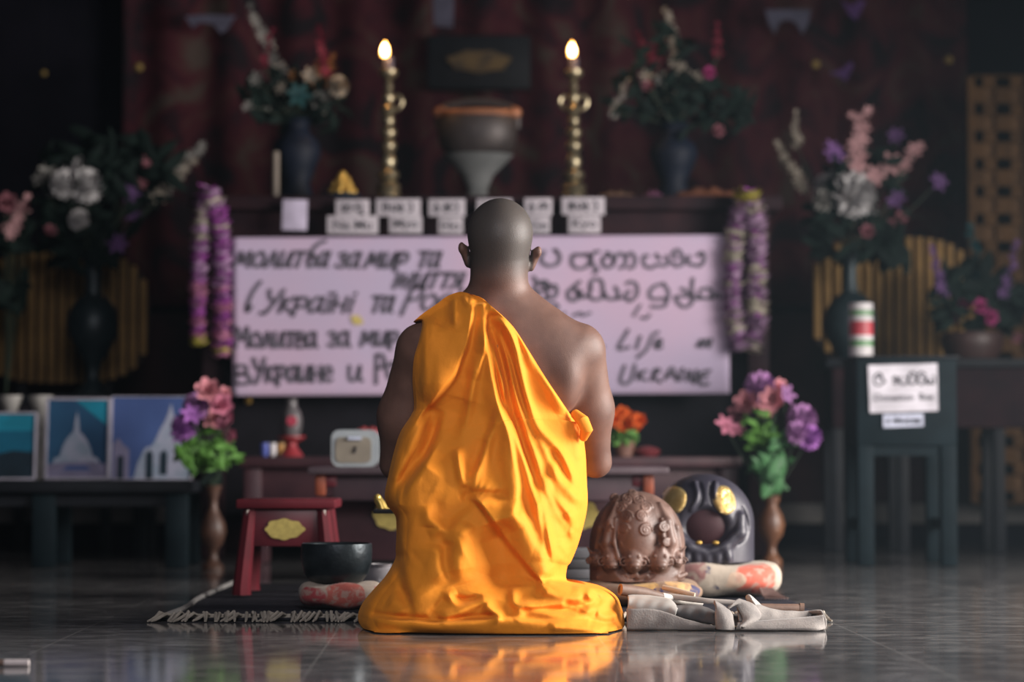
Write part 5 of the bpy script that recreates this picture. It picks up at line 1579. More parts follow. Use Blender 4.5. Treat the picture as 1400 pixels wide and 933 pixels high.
# folded orange cloth and a few offerings along the edge
def heap(name, label, cat, px, py, w_, h_, y, m, seed):
    rr = random.Random(seed)
    c = P(px, py, y)
    mb = MB(); vs = []
    n, k = 40, 14
    for j in range(k):
        for i in range(n):
            a, b = i / (n - 1), j / (k - 1)
            e = math.sin(math.pi * a) ** 0.5 * math.sin(math.pi * b) ** 0.6
            z = az + 0.002 + h_ * e * (0.75 + 0.25 * math.sin(a * 23 + seed + 4 * b) * math.sin(9 * b + seed))
            vs.append((c.x + (a - 0.5) * w_, y + (b - 0.5) * 0.16, z))
    for i in range(n * k): pass
    me = bpy.data.meshes.new(name); me.from_pydata(vs, [], grid_mesh(vs, n, k)); me.materials.append(m); me.shade_smooth()
    return tag(link_mesh(name, me), label, cat)
M_OR = mat('rust_orange_cloth', (0.20, 0.070, 0.032), 0.8, col2=(0.11, 0.04, 0.024), scale=14)
heap('folded_cloth', 'crumpled rust orange cloth lying on the right end of the altar', 'cloth', 965, 264, 0.27, 0.055, 10.12, M_OR, 2)
heap('folded_cloth', 'brown folded cloth at the foot of the right brass candlestick', 'cloth', 842, 266, 0.16, 0.032, 10.10, mat('brown_cloth', (0.15, 0.085, 0.055), 0.8), 5)
heap('folded_cloth', 'small magenta cloth on the altar between the brown and orange ones', 'cloth', 892, 262, 0.085, 0.040, 10.12, mat('magenta_cloth', (0.17, 0.055, 0.13), 0.8), 7)
# ------------------------------------------------------------------ red figured hanging behind the altar
def hanging_material():
    m = bpy.data.materials.new('figured_red_cloth')
    m.use_nodes = True
    nt = m.node_tree
    b = nt.nodes['Principled BSDF']; b.inputs['Roughness'].default_value = 0.85; b.inputs['Specular IOR Level'].default_value = 0.1
    tc = nt.nodes.new('ShaderNodeTexCoord')
    n = nt.nodes.new('ShaderNodeTexNoise'); n.inputs['Scale'].default_value = 3.6; n.inputs['Detail'].default_value = 3; n.inputs['Distortion'].default_value = 1.2
    nt.links.new(tc.outputs['Object'], n.inputs['Vector'])
    r = nt.nodes.new('ShaderNodeValToRGB'); e = r.color_ramp.elements
    e[0].position = 0.36; e[0].color = (0.012, 0.009, 0.012, 1)
    e[1].position = 0.68; e[1].color = (0.055, 0.040, 0.035, 1)
    k = r.color_ramp.elements.new(0.50); k.color = (0.046, 0.010, 0.016, 1)
    k = r.color_ramp.elements.new(0.58); k.color = (0.052, 0.018, 0.020, 1)
    nt.links.new(n.outputs['Fac'], r.inputs['Fac']); nt.links.new(r.outputs['Color'], b.inputs['Base Color'])
    return m
hx0, hx1 = P(170, 0, 11.85).x, P(1322, 0, 11.85).x
vs = []
for j in range(20):
    for i in range(160):
        s_ = i / 159
        vs.append((hx0 + (hx1 - hx0) * s_, 11.84 + 0.035 * math.sin(s_ * 84), 1.16 + (3.0 - 1.16) * j / 19))
me = bpy.data.meshes.new('hanging'); me.from_pydata(vs, [], grid_mesh(vs, 160, 20)); me.materials.append(hanging_material()); me.shade_smooth()
hg = link_mesh('wall_hanging', me)
sd_ = hg.modifiers.new('t', 'SOLIDIFY'); sd_.thickness = 0.01
tag(hg, 'dark red figured curtain hung in folds on the wall behind the altar', 'curtain')
# white zigzag paper streamers at the top
def zig(name, label, px, py, w_, h_, y, m, shape):
    c = P(px, py, y)
    mb = MB()
    mb.prism([(c.x + a * w_, c.z + b * h_) for a, b in shape], y - 0.003, y + 0.003)
    o = mb.build(name, m, smooth=False)
    MB().tube([(c.x, y, c.z + 0.3 * h_), (c.x, y, 3.2)], 0.0015, n=5).build('thread', M_DARKW, o)
    return tag(o, label, 'paper', None)
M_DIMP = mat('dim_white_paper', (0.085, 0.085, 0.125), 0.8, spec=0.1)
W1 = [(-.5, .5), (.5, .5), (.42, -.1), (.30, -.5), (.16, -.05), (.0, .1), (-.18, .0), (-.3, -.5), (-.42, -.1)]
W2 = [(-.5, .4), (-.2, .5), (.5, .45), (.32, -.3), (.2, -.5), (.05, 0), (-.2, .1), (-.36, -.2)]
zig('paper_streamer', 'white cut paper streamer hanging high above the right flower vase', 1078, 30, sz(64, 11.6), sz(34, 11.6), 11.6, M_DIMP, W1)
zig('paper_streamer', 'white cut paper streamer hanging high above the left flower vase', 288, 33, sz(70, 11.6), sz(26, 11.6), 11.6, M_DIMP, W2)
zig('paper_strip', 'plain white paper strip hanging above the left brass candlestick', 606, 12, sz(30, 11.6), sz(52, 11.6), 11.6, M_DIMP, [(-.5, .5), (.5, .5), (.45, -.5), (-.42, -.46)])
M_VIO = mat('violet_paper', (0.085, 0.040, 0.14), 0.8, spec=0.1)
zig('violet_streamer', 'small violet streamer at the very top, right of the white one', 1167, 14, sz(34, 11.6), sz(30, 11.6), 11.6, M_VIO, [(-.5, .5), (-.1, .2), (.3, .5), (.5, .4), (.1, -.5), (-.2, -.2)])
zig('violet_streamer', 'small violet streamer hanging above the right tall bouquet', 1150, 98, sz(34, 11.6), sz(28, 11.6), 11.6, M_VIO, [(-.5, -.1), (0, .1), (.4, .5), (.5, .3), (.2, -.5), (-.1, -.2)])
for i, (px, py, r_, lb) in enumerate(((1115, 88, 6, 'small gold bead hanging beside the upper right violet streamer'), (1297, 82, 6, 'small gold bead hanging high at the right by the lattice screen'), (190, 92, 6, 'small gold bead hanging high at the left above the white flowers'), (60, 100, 4, 'tiny gold bead hanging at the upper left edge'))):
    c = P(px, py, 11.7)
    mb = MB().ball(c, sz(r_, 11.7), 14, 10)
    bd_ = mb.build('gold_bead', mat('dull_gold_bead', (0.34, 0.24, 0.07), 0.5, 0.2))
    tag(bd_, lb, 'ornament')
    MB().tube([c, (c.x, c.y, 3.2)], 0.0015, n=5).build('thread', M_DARKW, bd_)

# ------------------------------------------------------------------ round gilt slatted screens at the two sides
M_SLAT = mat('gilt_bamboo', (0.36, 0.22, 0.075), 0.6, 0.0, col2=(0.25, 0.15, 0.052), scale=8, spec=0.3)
M_SLATB = mat('slat_backing', (0.028, 0.017, 0.014), 0.8)
def slat_screen(label, px, py, hw, hh, y, floor_z):
    c = P(px, py, y)
    u_ = y / F_PX
    t = thing('slatted_screen', label, 'screen', (c.x, y, 0))
    def half(x):
        q = abs(x / hw)
        return hh * (1 - q ** 3.2) ** (1 / 3.2) if q < 1 else 0
    ol = [(c.x + hw * u_ * math.copysign(abs(math.cos(a)) ** (2 / 3.2), math.cos(a)), c.z + hh * u_ * math.copysign(abs(math.sin(a)) ** (2 / 3.2), math.sin(a))) for a in [2 * math.pi * i / 80 for i in range(80)]]
    MB().prism(ol, y + 0.015, y + 0.035).build('backing', M_SLATB, t)
    n = int(hw * 2 / 13.5)
    for i in range(n):
        x = -hw + (i + 0.5) * 2 * hw / n
        h_ = half(x) - 2
        if h_ < 12: continue
        MB().tube([(c.x + x * u_, y, c.z - h_ * u_), (c.x + x * u_, y - 0.006, c.z), (c.x + x * u_, y, c.z + h_ * u_)], 5.2 * u_, n=8).build('slat', M_SLAT, t)
    for s_ in (-1, 1):
        xx = c.x + s_ * hw * u_ * 0.5
        MB().box((xx, y + 0.06, (c.z) / 2), (0.05, 0.045, c.z - 0.002), ch=0.006).build('post', M_DARKW, t)
slat_screen('round gilt slatted screen at the left, behind the bronze vase', 85, 434, 118, 92, 11.1, 0)
slat_screen('round gilt slatted screen at the right, behind the donation box', 1222, 412, 112, 90, 11.1, 0)
# gilt lattice at the far right
lt = thing('lattice_screen', 'tall dim gilt lattice panel at the far right', 'screen', (P(1385, 0, 11.4).x, 11.4, 0))
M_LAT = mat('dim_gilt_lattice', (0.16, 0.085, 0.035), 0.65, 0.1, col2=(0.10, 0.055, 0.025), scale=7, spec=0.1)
x0, x1 = P(1327, 0, 11.4).x, P(1450, 0, 11.4).x
z0, z1 = 0.2, P(0, 103, 11.4).z
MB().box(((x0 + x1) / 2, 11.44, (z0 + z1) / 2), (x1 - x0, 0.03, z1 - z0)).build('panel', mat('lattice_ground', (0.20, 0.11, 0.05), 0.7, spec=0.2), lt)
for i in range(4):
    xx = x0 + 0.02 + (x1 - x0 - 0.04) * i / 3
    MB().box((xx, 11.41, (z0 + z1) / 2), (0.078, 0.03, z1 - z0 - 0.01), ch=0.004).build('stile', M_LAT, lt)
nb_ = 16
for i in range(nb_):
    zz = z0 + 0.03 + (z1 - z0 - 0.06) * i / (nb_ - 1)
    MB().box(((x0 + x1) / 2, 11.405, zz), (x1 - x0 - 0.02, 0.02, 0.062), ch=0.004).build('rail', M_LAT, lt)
for px, y_, lb in ((1230, 10.55, 'dark side cabinet behind the donation box at the right'), (1, 0, '')):
    pass

# ------------------------------------------------------------------ left table with framed pictures
PY = 9.15
pz = P(0, 658, PY).z
pxl, pxr = P(-60, 0, PY).x, P(268, 0, PY).x
ptab = thing('side_table', 'low black table at the left carrying framed temple pictures', 'table', ((pxl + pxr) / 2, PY, 0))
MB().box(((pxl + pxr) / 2, PY + 0.17, pz - 0.022), (pxr - pxl, 0.42, 0.044), ch=0.006).build('tabletop', M_DARKW, ptab)
for q in (P(66, 0, PY).x, P(246, 0, PY).x, pxl + 0.05):
    for yy in (PY + 0.02, PY + 0.34):
        MB().box((q, yy, (pz - 0.045) / 2), (0.085, 0.06, pz - 0.046), ch=0.006).build('leg', M_TEAL, ptab)
MB().box(((pxl + pxr) / 2, PY + 0.02, pz - 0.07), (pxr - pxl - 0.04, 0.02, 0.05)).build('apron', M_DARKW, ptab)

M_FRAMEW = mat('pale_frame', (0.34, 0.33, 0.40), 0.6)
M_SKY = mat('picture_blue_sky', (0.018, 0.075, 0.150), 0.6, col2=(0.012, 0.045, 0.105), scale=4, spec=0.2)
M_SKY2 = mat('picture_deep_blue', (0.050, 0.090, 0.235), 0.6, col2=(0.040, 0.070, 0.190), scale=4, spec=0.2)
M_TURQ = mat('picture_turquoise', (0.010, 0.20, 0.30), 0.6, spec=0.2)
M_SEA = mat('picture_sea', (0.006, 0.105, 0.18), 0.6, col2=(0.004, 0.070, 0.125), scale=5, spec=0.2)
M_HILL = mat('picture_dark_land', (0.008, 0.020, 0.032), 0.6, spec=0.2)
M_STUPA = mat('picture_white_stupa', (0.30, 0.31, 0.40), 0.6, col2=(0.20, 0.25, 0.32), scale=18, spec=0.2)
M_STUPAS = mat('picture_grey_terrace', (0.17, 0.16, 0.25), 0.6, spec=0.2)
def picture(label, corners, y, border, layers, ground):
    """framed picture leaning back on the table; layers are flat areas of the print itself"""
    (xa, ya), (xb, yb) = corners
    a, b = P(xa, ya, y), P(xb, yb, y)
    zb_ = pz + 0.0035
    w_, h_ = b.x - a.x, a.z - zb_
    lean = 0.10
    t = thing('framed_picture', label, 'picture', (a.x + w_ / 2, y, zb_))
    R = Matrix.Rotation(-lean, 4, 'X')
    T = Matrix.Translation(Vector((a.x, y, zb_)))
    def put(mb):
        mb.v = [tuple(T @ (R @ Vector(p))) for p in mb.v]
        return mb
    f = MB()
    bw = border
    f.box((w_ / 2, 0.008, bw / 2), (w_, 0.02, bw), ch=0.002).box((w_ / 2, 0.008, h_ - bw / 2), (w_, 0.02, bw), ch=0.002)
    f.box((bw / 2, 0.008, h_ / 2), (bw, 0.02, h_), ch=0.002).box((w_ - bw / 2, 0.008, h_ / 2), (bw, 0.02, h_), ch=0.002)
    put(f).build('frame', M_FRAMEW, t)
    g = put(MB().box((w_ / 2, 0.010, h_ / 2), (w_ - bw, 0.008, h_ - bw))).build('print', ground, t)
    for k, (m, ol) in enumerate(layers):
        iw, ih = w_ - 2 * bw, h_ - 2 * bw
        put(MB().prism([(bw + u_ * iw, bw + v_ * ih) for u_, v_ in ol], 0.0048 - 0.0006 * k, 0.0062)).build('printed_area', m, g, smooth=False)
    s = put(MB().box((w_ / 2, 0.06, h_ * 0.35), (0.04, 0.006, h_ * 0.75), rx=-0.12)).build('easel_back', M_DARKW, t)
bell = [(-.5, 0), (-.46, .12), (-.34, .16), (-.30, .30), (-.22, .46), (-.13, .56), (-.06, .62), (-.045, .78), (0, 1.0), (.045, .78), (.06, .62), (.13, .56), (.22, .46), (.30, .30), (.34, .16), (.46, .12), (.5, 0)]
def stupa(cx, base, w_, h_): return [(cx + x * w_, base + z * h_) for x, z in bell]
picture('framed picture of a white stupa under a turquoise corner of sky, middle of three', ((61, 543), (149, 655)), PY + 0.10, 0.010,
        [(M_TURQ, [(.45, 1), (1, .66), (1, 1)]), (M_STUPA, stupa(.48, .16, .80, .70)), (M_STUPAS, [(0, 0), (1, 0), (1, .17), (.75, .20), (.3, .20), (0, .17)]), (M_SKY2, [(.25, .09), (.75, .09), (.66, .15), (.34, .15)])], M_SKY)
picture('wide picture of a white stupa with niches against deep blue sky, right of three', ((151, 541), (262, 655)), PY + 0.13, 0.004,
        [(M_STUPA, [(.28, 0), (.33, .20), (.42, .38), (.50, .40), (.56, .50), (.60, .60), (.66, .70), (.70, .80), (.735, .93), (.765, .80), (.80, .70), (.86, .58), (.90, .40), (.97, .12), (1, 0)]),
         (M_STUPAS, [(.02, 0), (.02, .42), (.08, .50), (.14, .42), (.22, .36), (.22, 0)]), (M_HILL, [(.43, .0), (.43, .30), (.48, .36), (.52, .30), (.52, 0)]), (M_HILL, [(.61, .05), (.61, .30), (.66, .36), (.70, .30), (.70, .05)]), (M_HILL, [(.08, 0), (.08, .28), (.15, .28), (.15, 0)])], M_SKY2)
picture('framed picture of a turquoise sea and dark shore, leftmost of three', ((-50, 563), (48, 656)), PY + 0.06, 0.008,
        [(M_TURQ, [(0, .72), (1, .72), (1, 1), (0, 1)]), (M_SEA, [(0, .45), (1, .45), (1, .74), (0, .74)]), (M_HILL, [(0, .0), (1, .0), (1, .40), (.7, .43), (.4, .36), (.0, .40)])], M_SEA)
# two pale cups behind the sea picture
for px, lb in ((14, 'leftmost white cup peeping over the sea picture'), (56, 'small white cup beside the stupa picture frame, behind the sea picture')):
    c = P(px, 560, 9.46)
    zz = pz + 0.001
    top = P(0, 541, 9.46).z
    MB().lathe([(0, zz), (0.03, zz), (0.033, zz + 0.01), (0.022, zz + 0.05), (0.026, top - 0.06), (0.044, top - 0.02), (0.048, top), (0.044, top), (0.03, top - 0.04), (0, top - 0.05)], (c.x, 9.46, 0), n=28).build(
        'offering_cup', mat('white_china', (0.36, 0.35, 0.33), 0.4), label=lb, cat='cup', group='white cups behind the sea picture')

# ------------------------------------------------------------------ donation box on its stand at the right
DBY = 9.25
dbx0, dbx1 = P(1168, 0, DBY).x, P(1304, 0, DBY).x
dxc = (dbx0 + dbx1) / 2
dw = dbx1 - dbx0
dtop, dbot = P(0, 490, DBY).z, P(0, 610, DBY).z
dbx = thing('donation_box', 'black donation box on four legs with white signs at the right', 'box', (dxc, DBY, 0))
MB().box((dxc, DBY + 0.19, (dtop + dbot) / 2), (dw, 0.37, dtop - dbot), ch=0.008).build('box_body', M_TEAL, dbx)
MB().box((dxc, DBY + 0.19, dtop + 0.004), (dw + 0.02, 0.39, 0.012), ch=0.004).build('lid', M_DARKW, dbx)
MB().box((dxc, DBY + 0.19, dtop + 0.0115), (0.14, 0.012, 0.003)).build('coin_slot', M_ALTAR2, dbx)
for s_ in (0, 1):
    for yy in (DBY + 0.03, DBY + 0.35):
        MB().box((dbx0 + 0.033 if s_ == 0 else dbx1 - 0.033, yy, (dbot + 0.002) / 2 + 0.001), (0.062, 0.055, dbot + 0.0), ch=0.006).build('leg', M_TEAL, dbx)
    MB().box((dbx0 + 0.033 if s_ == 0 else dbx1 - 0.033, DBY + 0.19, 0.16), (0.03, 0.27, 0.04)).build('stretcher', M_TEAL, dbx)
MB().box((dxc, DBY + 0.03, dbot - 0.02), (dw - 0.13, 0.03, 0.035)).build('rail', M_TEAL, dbx)
M_SIGN = mat('white_sign_card', (0.62, 0.60, 0.66), 0.7, spec=0.15)
def dt(px, py):
    p = P(px, py, DBY - 0.008)
    return (p.x, p.z)
sg = thing('sign', 'white sign reading Donation Box on the front of the black box', 'sign', (dt(1235, 530)[0], DBY, dt(0, 530)[1]))
q4 = [dt(1187, 499.5), dt(1281.5, 497), dt(1283, 562), dt(1189.5, 565)]
MB().prism(q4, DBY - 0.006, DBY - 0.001).build('card', M_SIGN, sg, smooth=False)
SP = [[(330, 215), (300, 240), (300, 290), (340, 315), (380, 295), (380, 250), (350, 235), (335, 262)], [(320, 215), (350, 205), (372, 225)], [(395, 275), (402, 282)],
      [(490, 270), (475, 250), (495, 235), (515, 262), (505, 295), (475, 295)], [(540, 240), (535, 285), (570, 305), (605, 290), (605, 245), (585, 240)],
      [(625, 215), (615, 280), (650, 305), (685, 285), (685, 250), (655, 240)], [(620, 210), (650, 195), (680, 215)],
      [(705, 215), (700, 280), (730, 305), (765, 285), (765, 250), (735, 240)], [(705, 210), (735, 195), (765, 215)],
      [(785, 245), (780, 290), (800, 300), (815, 270), (830, 300), (850, 285), (850, 240), (835, 230)]]
traced('sinhala_lettering', SP, 1150, 480, 6.6625, dt, sg, M_PRINT, sz(2.6, DBY), DBY - 0.0075)
c_ = dt(1222, 543.5)
flat_text('latin_lettering', 'Donation', c_, sz(9.5, DBY), M_PRINT, sg, DBY - 0.0075, width=sz(54, DBY), rz=0.012)
flat_text('latin_lettering', 'Box', dt(1267, 542.5), sz(9.5, DBY), M_PRINT, sg, DBY - 0.0075, width=sz(20, DBY), rz=0.012)
s2_ = thing('small_sign', 'narrow white strip sign below the Donation Box sign', 'sign', (dt(1234, 575)[0], DBY, dt(0, 575)[1]))
MB().prism([dt(1207.5, 567), dt(1262.5, 565.5), dt(1263, 583), dt(1208, 585)], DBY - 0.006, DBY - 0.001).build('card', mat('blue_white_card', (0.50, 0.53, 0.66), 0.7), s2_, smooth=False)
sinh(s2_, ('ra', ), dt(1215, 576), sz(6, DBY), sz(7, DBY), DBY - 0.0075, sz(1.8, DBY))
sinh(s2_, ('ga', 'ma', 'ya', 'ra', 'na', 'ka'), dt(1240, 576), sz(38, DBY), sz(7, DBY), DBY - 0.0075, sz(1.7, DBY))
# striped tin standing on the box
tn = P(1174, 0, DBY + 0.10)
u_ = (DBY + 0.10) / F_PX
tzp = lambda py: P(0, py, DBY + 0.10).z
tb_ = dtop + 0.0115
tin = thing('striped_tin', 'white cylinder with red and green bands standing on the donation box', 'tin', (tn.x, DBY + 0.1, tb_))
M_WT = mat('white_tin_band', (0.46, 0.44, 0.45), 0.5); M_GT = mat('green_tin_band', (0.09, 0.22, 0.09), 0.5); M_RT = mat('red_tin_band', (0.36, 0.035, 0.05), 0.5)
yt = [tb_, tzp(474), tzp(466), tzp(459), tzp(440), tzp(432), tzp(425), tzp(415)]
for k, (m, nm) in enumerate(((M_WT, 'white_band'), (M_GT, 'green_band'), (M_WT, 'white_band'), (M_RT, 'red_band'), (M_WT, 'white_band'), (M_GT, 'green_band'), (M_WT, 'white_band'))):
    MB().lathe([(0, yt[k]), (16.5 * u_, yt[k]), (16.5 * u_, yt[k + 1]), (0, yt[k + 1])], (tn.x, DBY + 0.1, 0), n=32).build(nm, m, tin)
# dark side cabinet behind the box
scx0, scx1 = P(1120, 0, 10.6).x, P(1460, 0, 10.6).x
scz = P(0, 492, 10.6).z
sc = thing('side_cabinet', 'dark plain side table behind the donation box', 'table', ((scx0 + scx1) / 2, 10.6, 0))
MB().box(((scx0 + scx1) / 2, 10.62, scz - 0.02), (scx1 - scx0, 0.36, 0.04), ch=0.006).build('tabletop', M_DARKW, sc)
MB().box(((scx0 + scx1) / 2, 10.60, scz - 0.17), (scx1 - scx0 - 0.06, 0.28, 0.26), ch=0.006).build('drawer_case', M_ALTAR, sc)
for px in (1229, 1359, 1140, 1450):
    for yy in (10.50, 10.74):
        MB().box((P(px, 0, 10.5).x, yy, (scz - 0.30) / 2), (0.052, 0.05, scz - 0.302), ch=0.006).build('leg', M_DARKW, sc)
sl0, sl1 = P(-60, 0, 10.6).x, P(218, 0, 10.6).x
slz = P(0, 541, 10.6).z
sc2 = thing('side_cabinet', 'dark side table behind the framed pictures carrying the left bronze vase', 'table', ((sl0 + sl1) / 2, 10.6, 0))
MB().box(((sl0 + sl1) / 2, 10.62, slz - 0.02), (sl1 - sl0, 0.40, 0.04), ch=0.006).build('tabletop', M_DARKW, sc2)
MB().box(((sl0 + sl1) / 2, 10.60, slz - 0.14), (sl1 - sl0 - 0.06, 0.30, 0.20), ch=0.006).build('drawer_case', M_ALTAR2, sc2)
for q in (sl0 + 0.05, (sl0 + sl1) / 2, sl1 - 0.05):
    for yy in (10.48, 10.76):
        MB().box((q, yy, (slz - 0.24) / 2), (0.055, 0.05, slz - 0.242), ch=0.006).build('leg', M_DARKW, sc2)

# ------------------------------------------------------------------ things on the two middle tables
# red stand with a grey jar
jy = TY + 0.16
u_ = jy / F_PX
jx = P(401, 0, jy).x
zj = lambda py: P(0, py, jy).z
st_ = thing('red_stand', 'small red lacquer stand on the offering table under a grey jar', 'stand', (jx, jy, tz))
MB().lathe([(0, tz + 0.001), (17 * u_, tz + 0.001), (15 * u_, tz + 0.012), (8 * u_, zj(612)), (7 * u_, zj(606)), (16 * u_, zj(601)), (19 * u_, zj(599)), (19 * u_, zj(596.5)), (0, zj(596.5))], (jx, jy, 0), n=32).build('pedestal', mat('stand_red', (0.26, 0.022, 0.030), 0.45), st_)
jr = thing('grey_jar', 'grey jar with a red seal standing on the small red stand', 'jar', (jx, jy, zj(596)))
MB().lathe([(0, zj(596)), (11 * u_, zj(596)), (14 * u_, zj(588)), (15 * u_, zj(575)), (13 * u_, zj(565)), (8 * u_, zj(557)), (7 * u_, zj(548)), (8.5 * u_, zj(545)), (0, zj(545))], (jx, jy, 0), n=32).build('jar_body', mat('grey_glaze', (0.105, 0.095, 0.10), 0.35), jr)
MB().lathe([(7.2 * u_, -0.004), (7.2 * u_, 0.006), (0, 0.007)], (jx + 2 * u_, jy - 14.3 * u_, zj(576)), n=20, R=Matrix.Rotation(math.pi / 2, 3, 'X')).build('red_seal', mat('seal_red', (0.34, 0.03, 0.06), 0.5), jr)
# little porcelain cup with blue and gold
cx_ = P(376, 0, jy).x
cupp = thing('painted_cup', 'tiny blue, white and gold painted cup on the offering table', 'cup', (cx_, jy, tz))
for k, (xa, m) in enumerate(((-11, mat('cup_blue', (0.10, 0.13, 0.42), 0.3)), (0, mat('cup_white', (0.60, 0.58, 0.60), 0.3)), (11, mat('cup_gold', (0.42, 0.22, 0.07), 0.35)))):
    MB().lathe([(0, tz + 0.001), (3.5 * u_, tz + 0.001), (5.6 * u_, tz + 0.014), (6 * u_, zj(606)), (5 * u_, zj(606)), (0, tz + 0.012)], (cx_ + xa * u_, jy, 0), n=24).build(['blue_bowl', 'white_bowl', 'gold_bowl'][k], m, cupp)
# clear lidded box
gy_ = LY + 0.12
g0, g1 = P(453, 588, gy_), P(517, 634, gy_)
gz0 = lz + 0.001
gb = thing('clear_box', 'rounded clear plastic box with a pale lining on the low altar desk', 'box', ((g0.x + g1.x) / 2, gy_, gz0))
M_GLS = mat('frosted_plastic', (0.30, 0.33, 0.34), 0.25, col2=(0.25, 0.28, 0.30), spec=0.6)
gw, gh = g1.x - g0.x, g0.z - gz0
def rrect(cx, cz, w_, h_, r, n=8):
    o = []
    for (sx_, sz_, a0) in ((1, 1, 0), (-1, 1, 90), (-1, -1, 180), (1, -1, 270)):
        for k in range(n + 1):
            a = math.radians(a0 + 90 * k / n)
            o.append((cx + sx_ * (w_ / 2 - r) + r * math.cos(a), cz + sz_ * (h_ / 2 - r) + r * math.sin(a)))
    return o
gc = ((g0.x + g1.x) / 2, gz0 + gh / 2)
MB().prism(rrect(gc[0], gc[1], gw, gh, 0.028), gy_, gy_ + 0.10).build('shell', M_GLS, gb)
MB().prism(rrect(gc[0] - 0.004, gc[1] - 0.006, gw * 0.76, gh * 0.70, 0.02), gy_ - 0.004, gy_ + 0.002).build('lining', mat('beige_lining', (0.20, 0.175, 0.135), 0.7, col2=(0.16, 0.14, 0.11)), gb)
MB().tube([(gc[0] - 0.022, gy_ - 0.006, gc[1] + gh * 0.26), (gc[0] + 0.022, gy_ - 0.006, gc[1] + gh * 0.26)], 0.007, n=10).build('clasp', mat('bright_clasp', (0.62, 0.68, 0.82), 0.25, 0.5), gb)
MB().tube([(gc[0] + 0.004, gy_ - 0.005, gc[1] + 0.006), (gc[0] - 0.002, gy_ - 0.005, gc[1] - 0.016)], 0.004, n=8).build('keyhole', M_ALTAR2, gb)
rx_ = P(503, 582, TY + 0.12)
rb_ = MB()
for i in range(5): rb_.ball((rx_.x + 0.016 * (i - 2), TY + 0.12, tz + 0.022 + 0.075 + 0.008 * (i % 2)), (0.016, 0.014, 0.012), 12, 8)
rb_.lathe([(0, tz + 0.001), (0.030, tz + 0.001), (0.034, tz + 0.05), (0.040, tz + 0.088), (0, tz + 0.088)], (rx_.x, TY + 0.12, 0), n=24)
tag(rb_.build('red_offering_pot', mat('offering_red', (0.30, 0.025, 0.03), 0.5)), 'little red pot on the offering table behind the clear box', 'pot')

# sticks lying near the camera at the left
c0 = G(-40, 912); c1 = G(42, 911)
stx = thing('wrapped_stick', 'stick with a white wrapped end lying on the floor at the lower left', 'stick', tuple(c1))
zr = 0.0075
MB().tube([(c0.x, c0.y, zr), (G(7, 912).x, c0.y, zr)], zr - 0.001, n=12).build('shaft', M_STICK, stx)
MB().tube([(G(6, 912).x, c0.y, zr), (c1.x, c0.y, zr)], zr - 0.0005, n=14).build('white_end', mat('white_paper_wrap', (0.62, 0.56, 0.55), 0.7), stx)
# ------------------------------------------------------------------ flower arrangements
def flower_mat(name, c, k=0.7):
    return mat('petal_' + name, c, 0.7, col2=tuple(q * k for q in c), scale=30, spec=0.2)
FM = {
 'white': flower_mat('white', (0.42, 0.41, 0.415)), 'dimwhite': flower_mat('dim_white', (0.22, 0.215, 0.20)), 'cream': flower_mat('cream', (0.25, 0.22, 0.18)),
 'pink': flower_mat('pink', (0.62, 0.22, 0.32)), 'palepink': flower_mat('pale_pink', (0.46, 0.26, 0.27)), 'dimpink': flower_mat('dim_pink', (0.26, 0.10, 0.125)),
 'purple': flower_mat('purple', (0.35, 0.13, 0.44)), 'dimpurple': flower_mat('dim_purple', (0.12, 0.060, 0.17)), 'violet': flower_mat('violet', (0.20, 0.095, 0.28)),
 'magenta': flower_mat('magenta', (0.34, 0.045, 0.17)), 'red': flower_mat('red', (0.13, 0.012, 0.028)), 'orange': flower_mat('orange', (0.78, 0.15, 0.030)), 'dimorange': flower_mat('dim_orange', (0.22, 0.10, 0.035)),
 'rose': flower_mat('rose', (0.62, 0.26, 0.30)), 'lilac': flower_mat('lilac', (0.34, 0.16, 0.36)), 'teal': flower_mat('teal', (0.008, 0.045, 0.052)),
}
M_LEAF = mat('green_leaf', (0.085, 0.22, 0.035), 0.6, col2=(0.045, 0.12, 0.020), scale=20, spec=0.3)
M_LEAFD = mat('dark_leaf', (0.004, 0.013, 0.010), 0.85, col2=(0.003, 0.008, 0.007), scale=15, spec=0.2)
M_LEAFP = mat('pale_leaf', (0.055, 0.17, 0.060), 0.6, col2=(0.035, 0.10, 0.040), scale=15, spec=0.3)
M_STEM = mat('dark_stem', (0.014, 0.030, 0.016), 0.7)

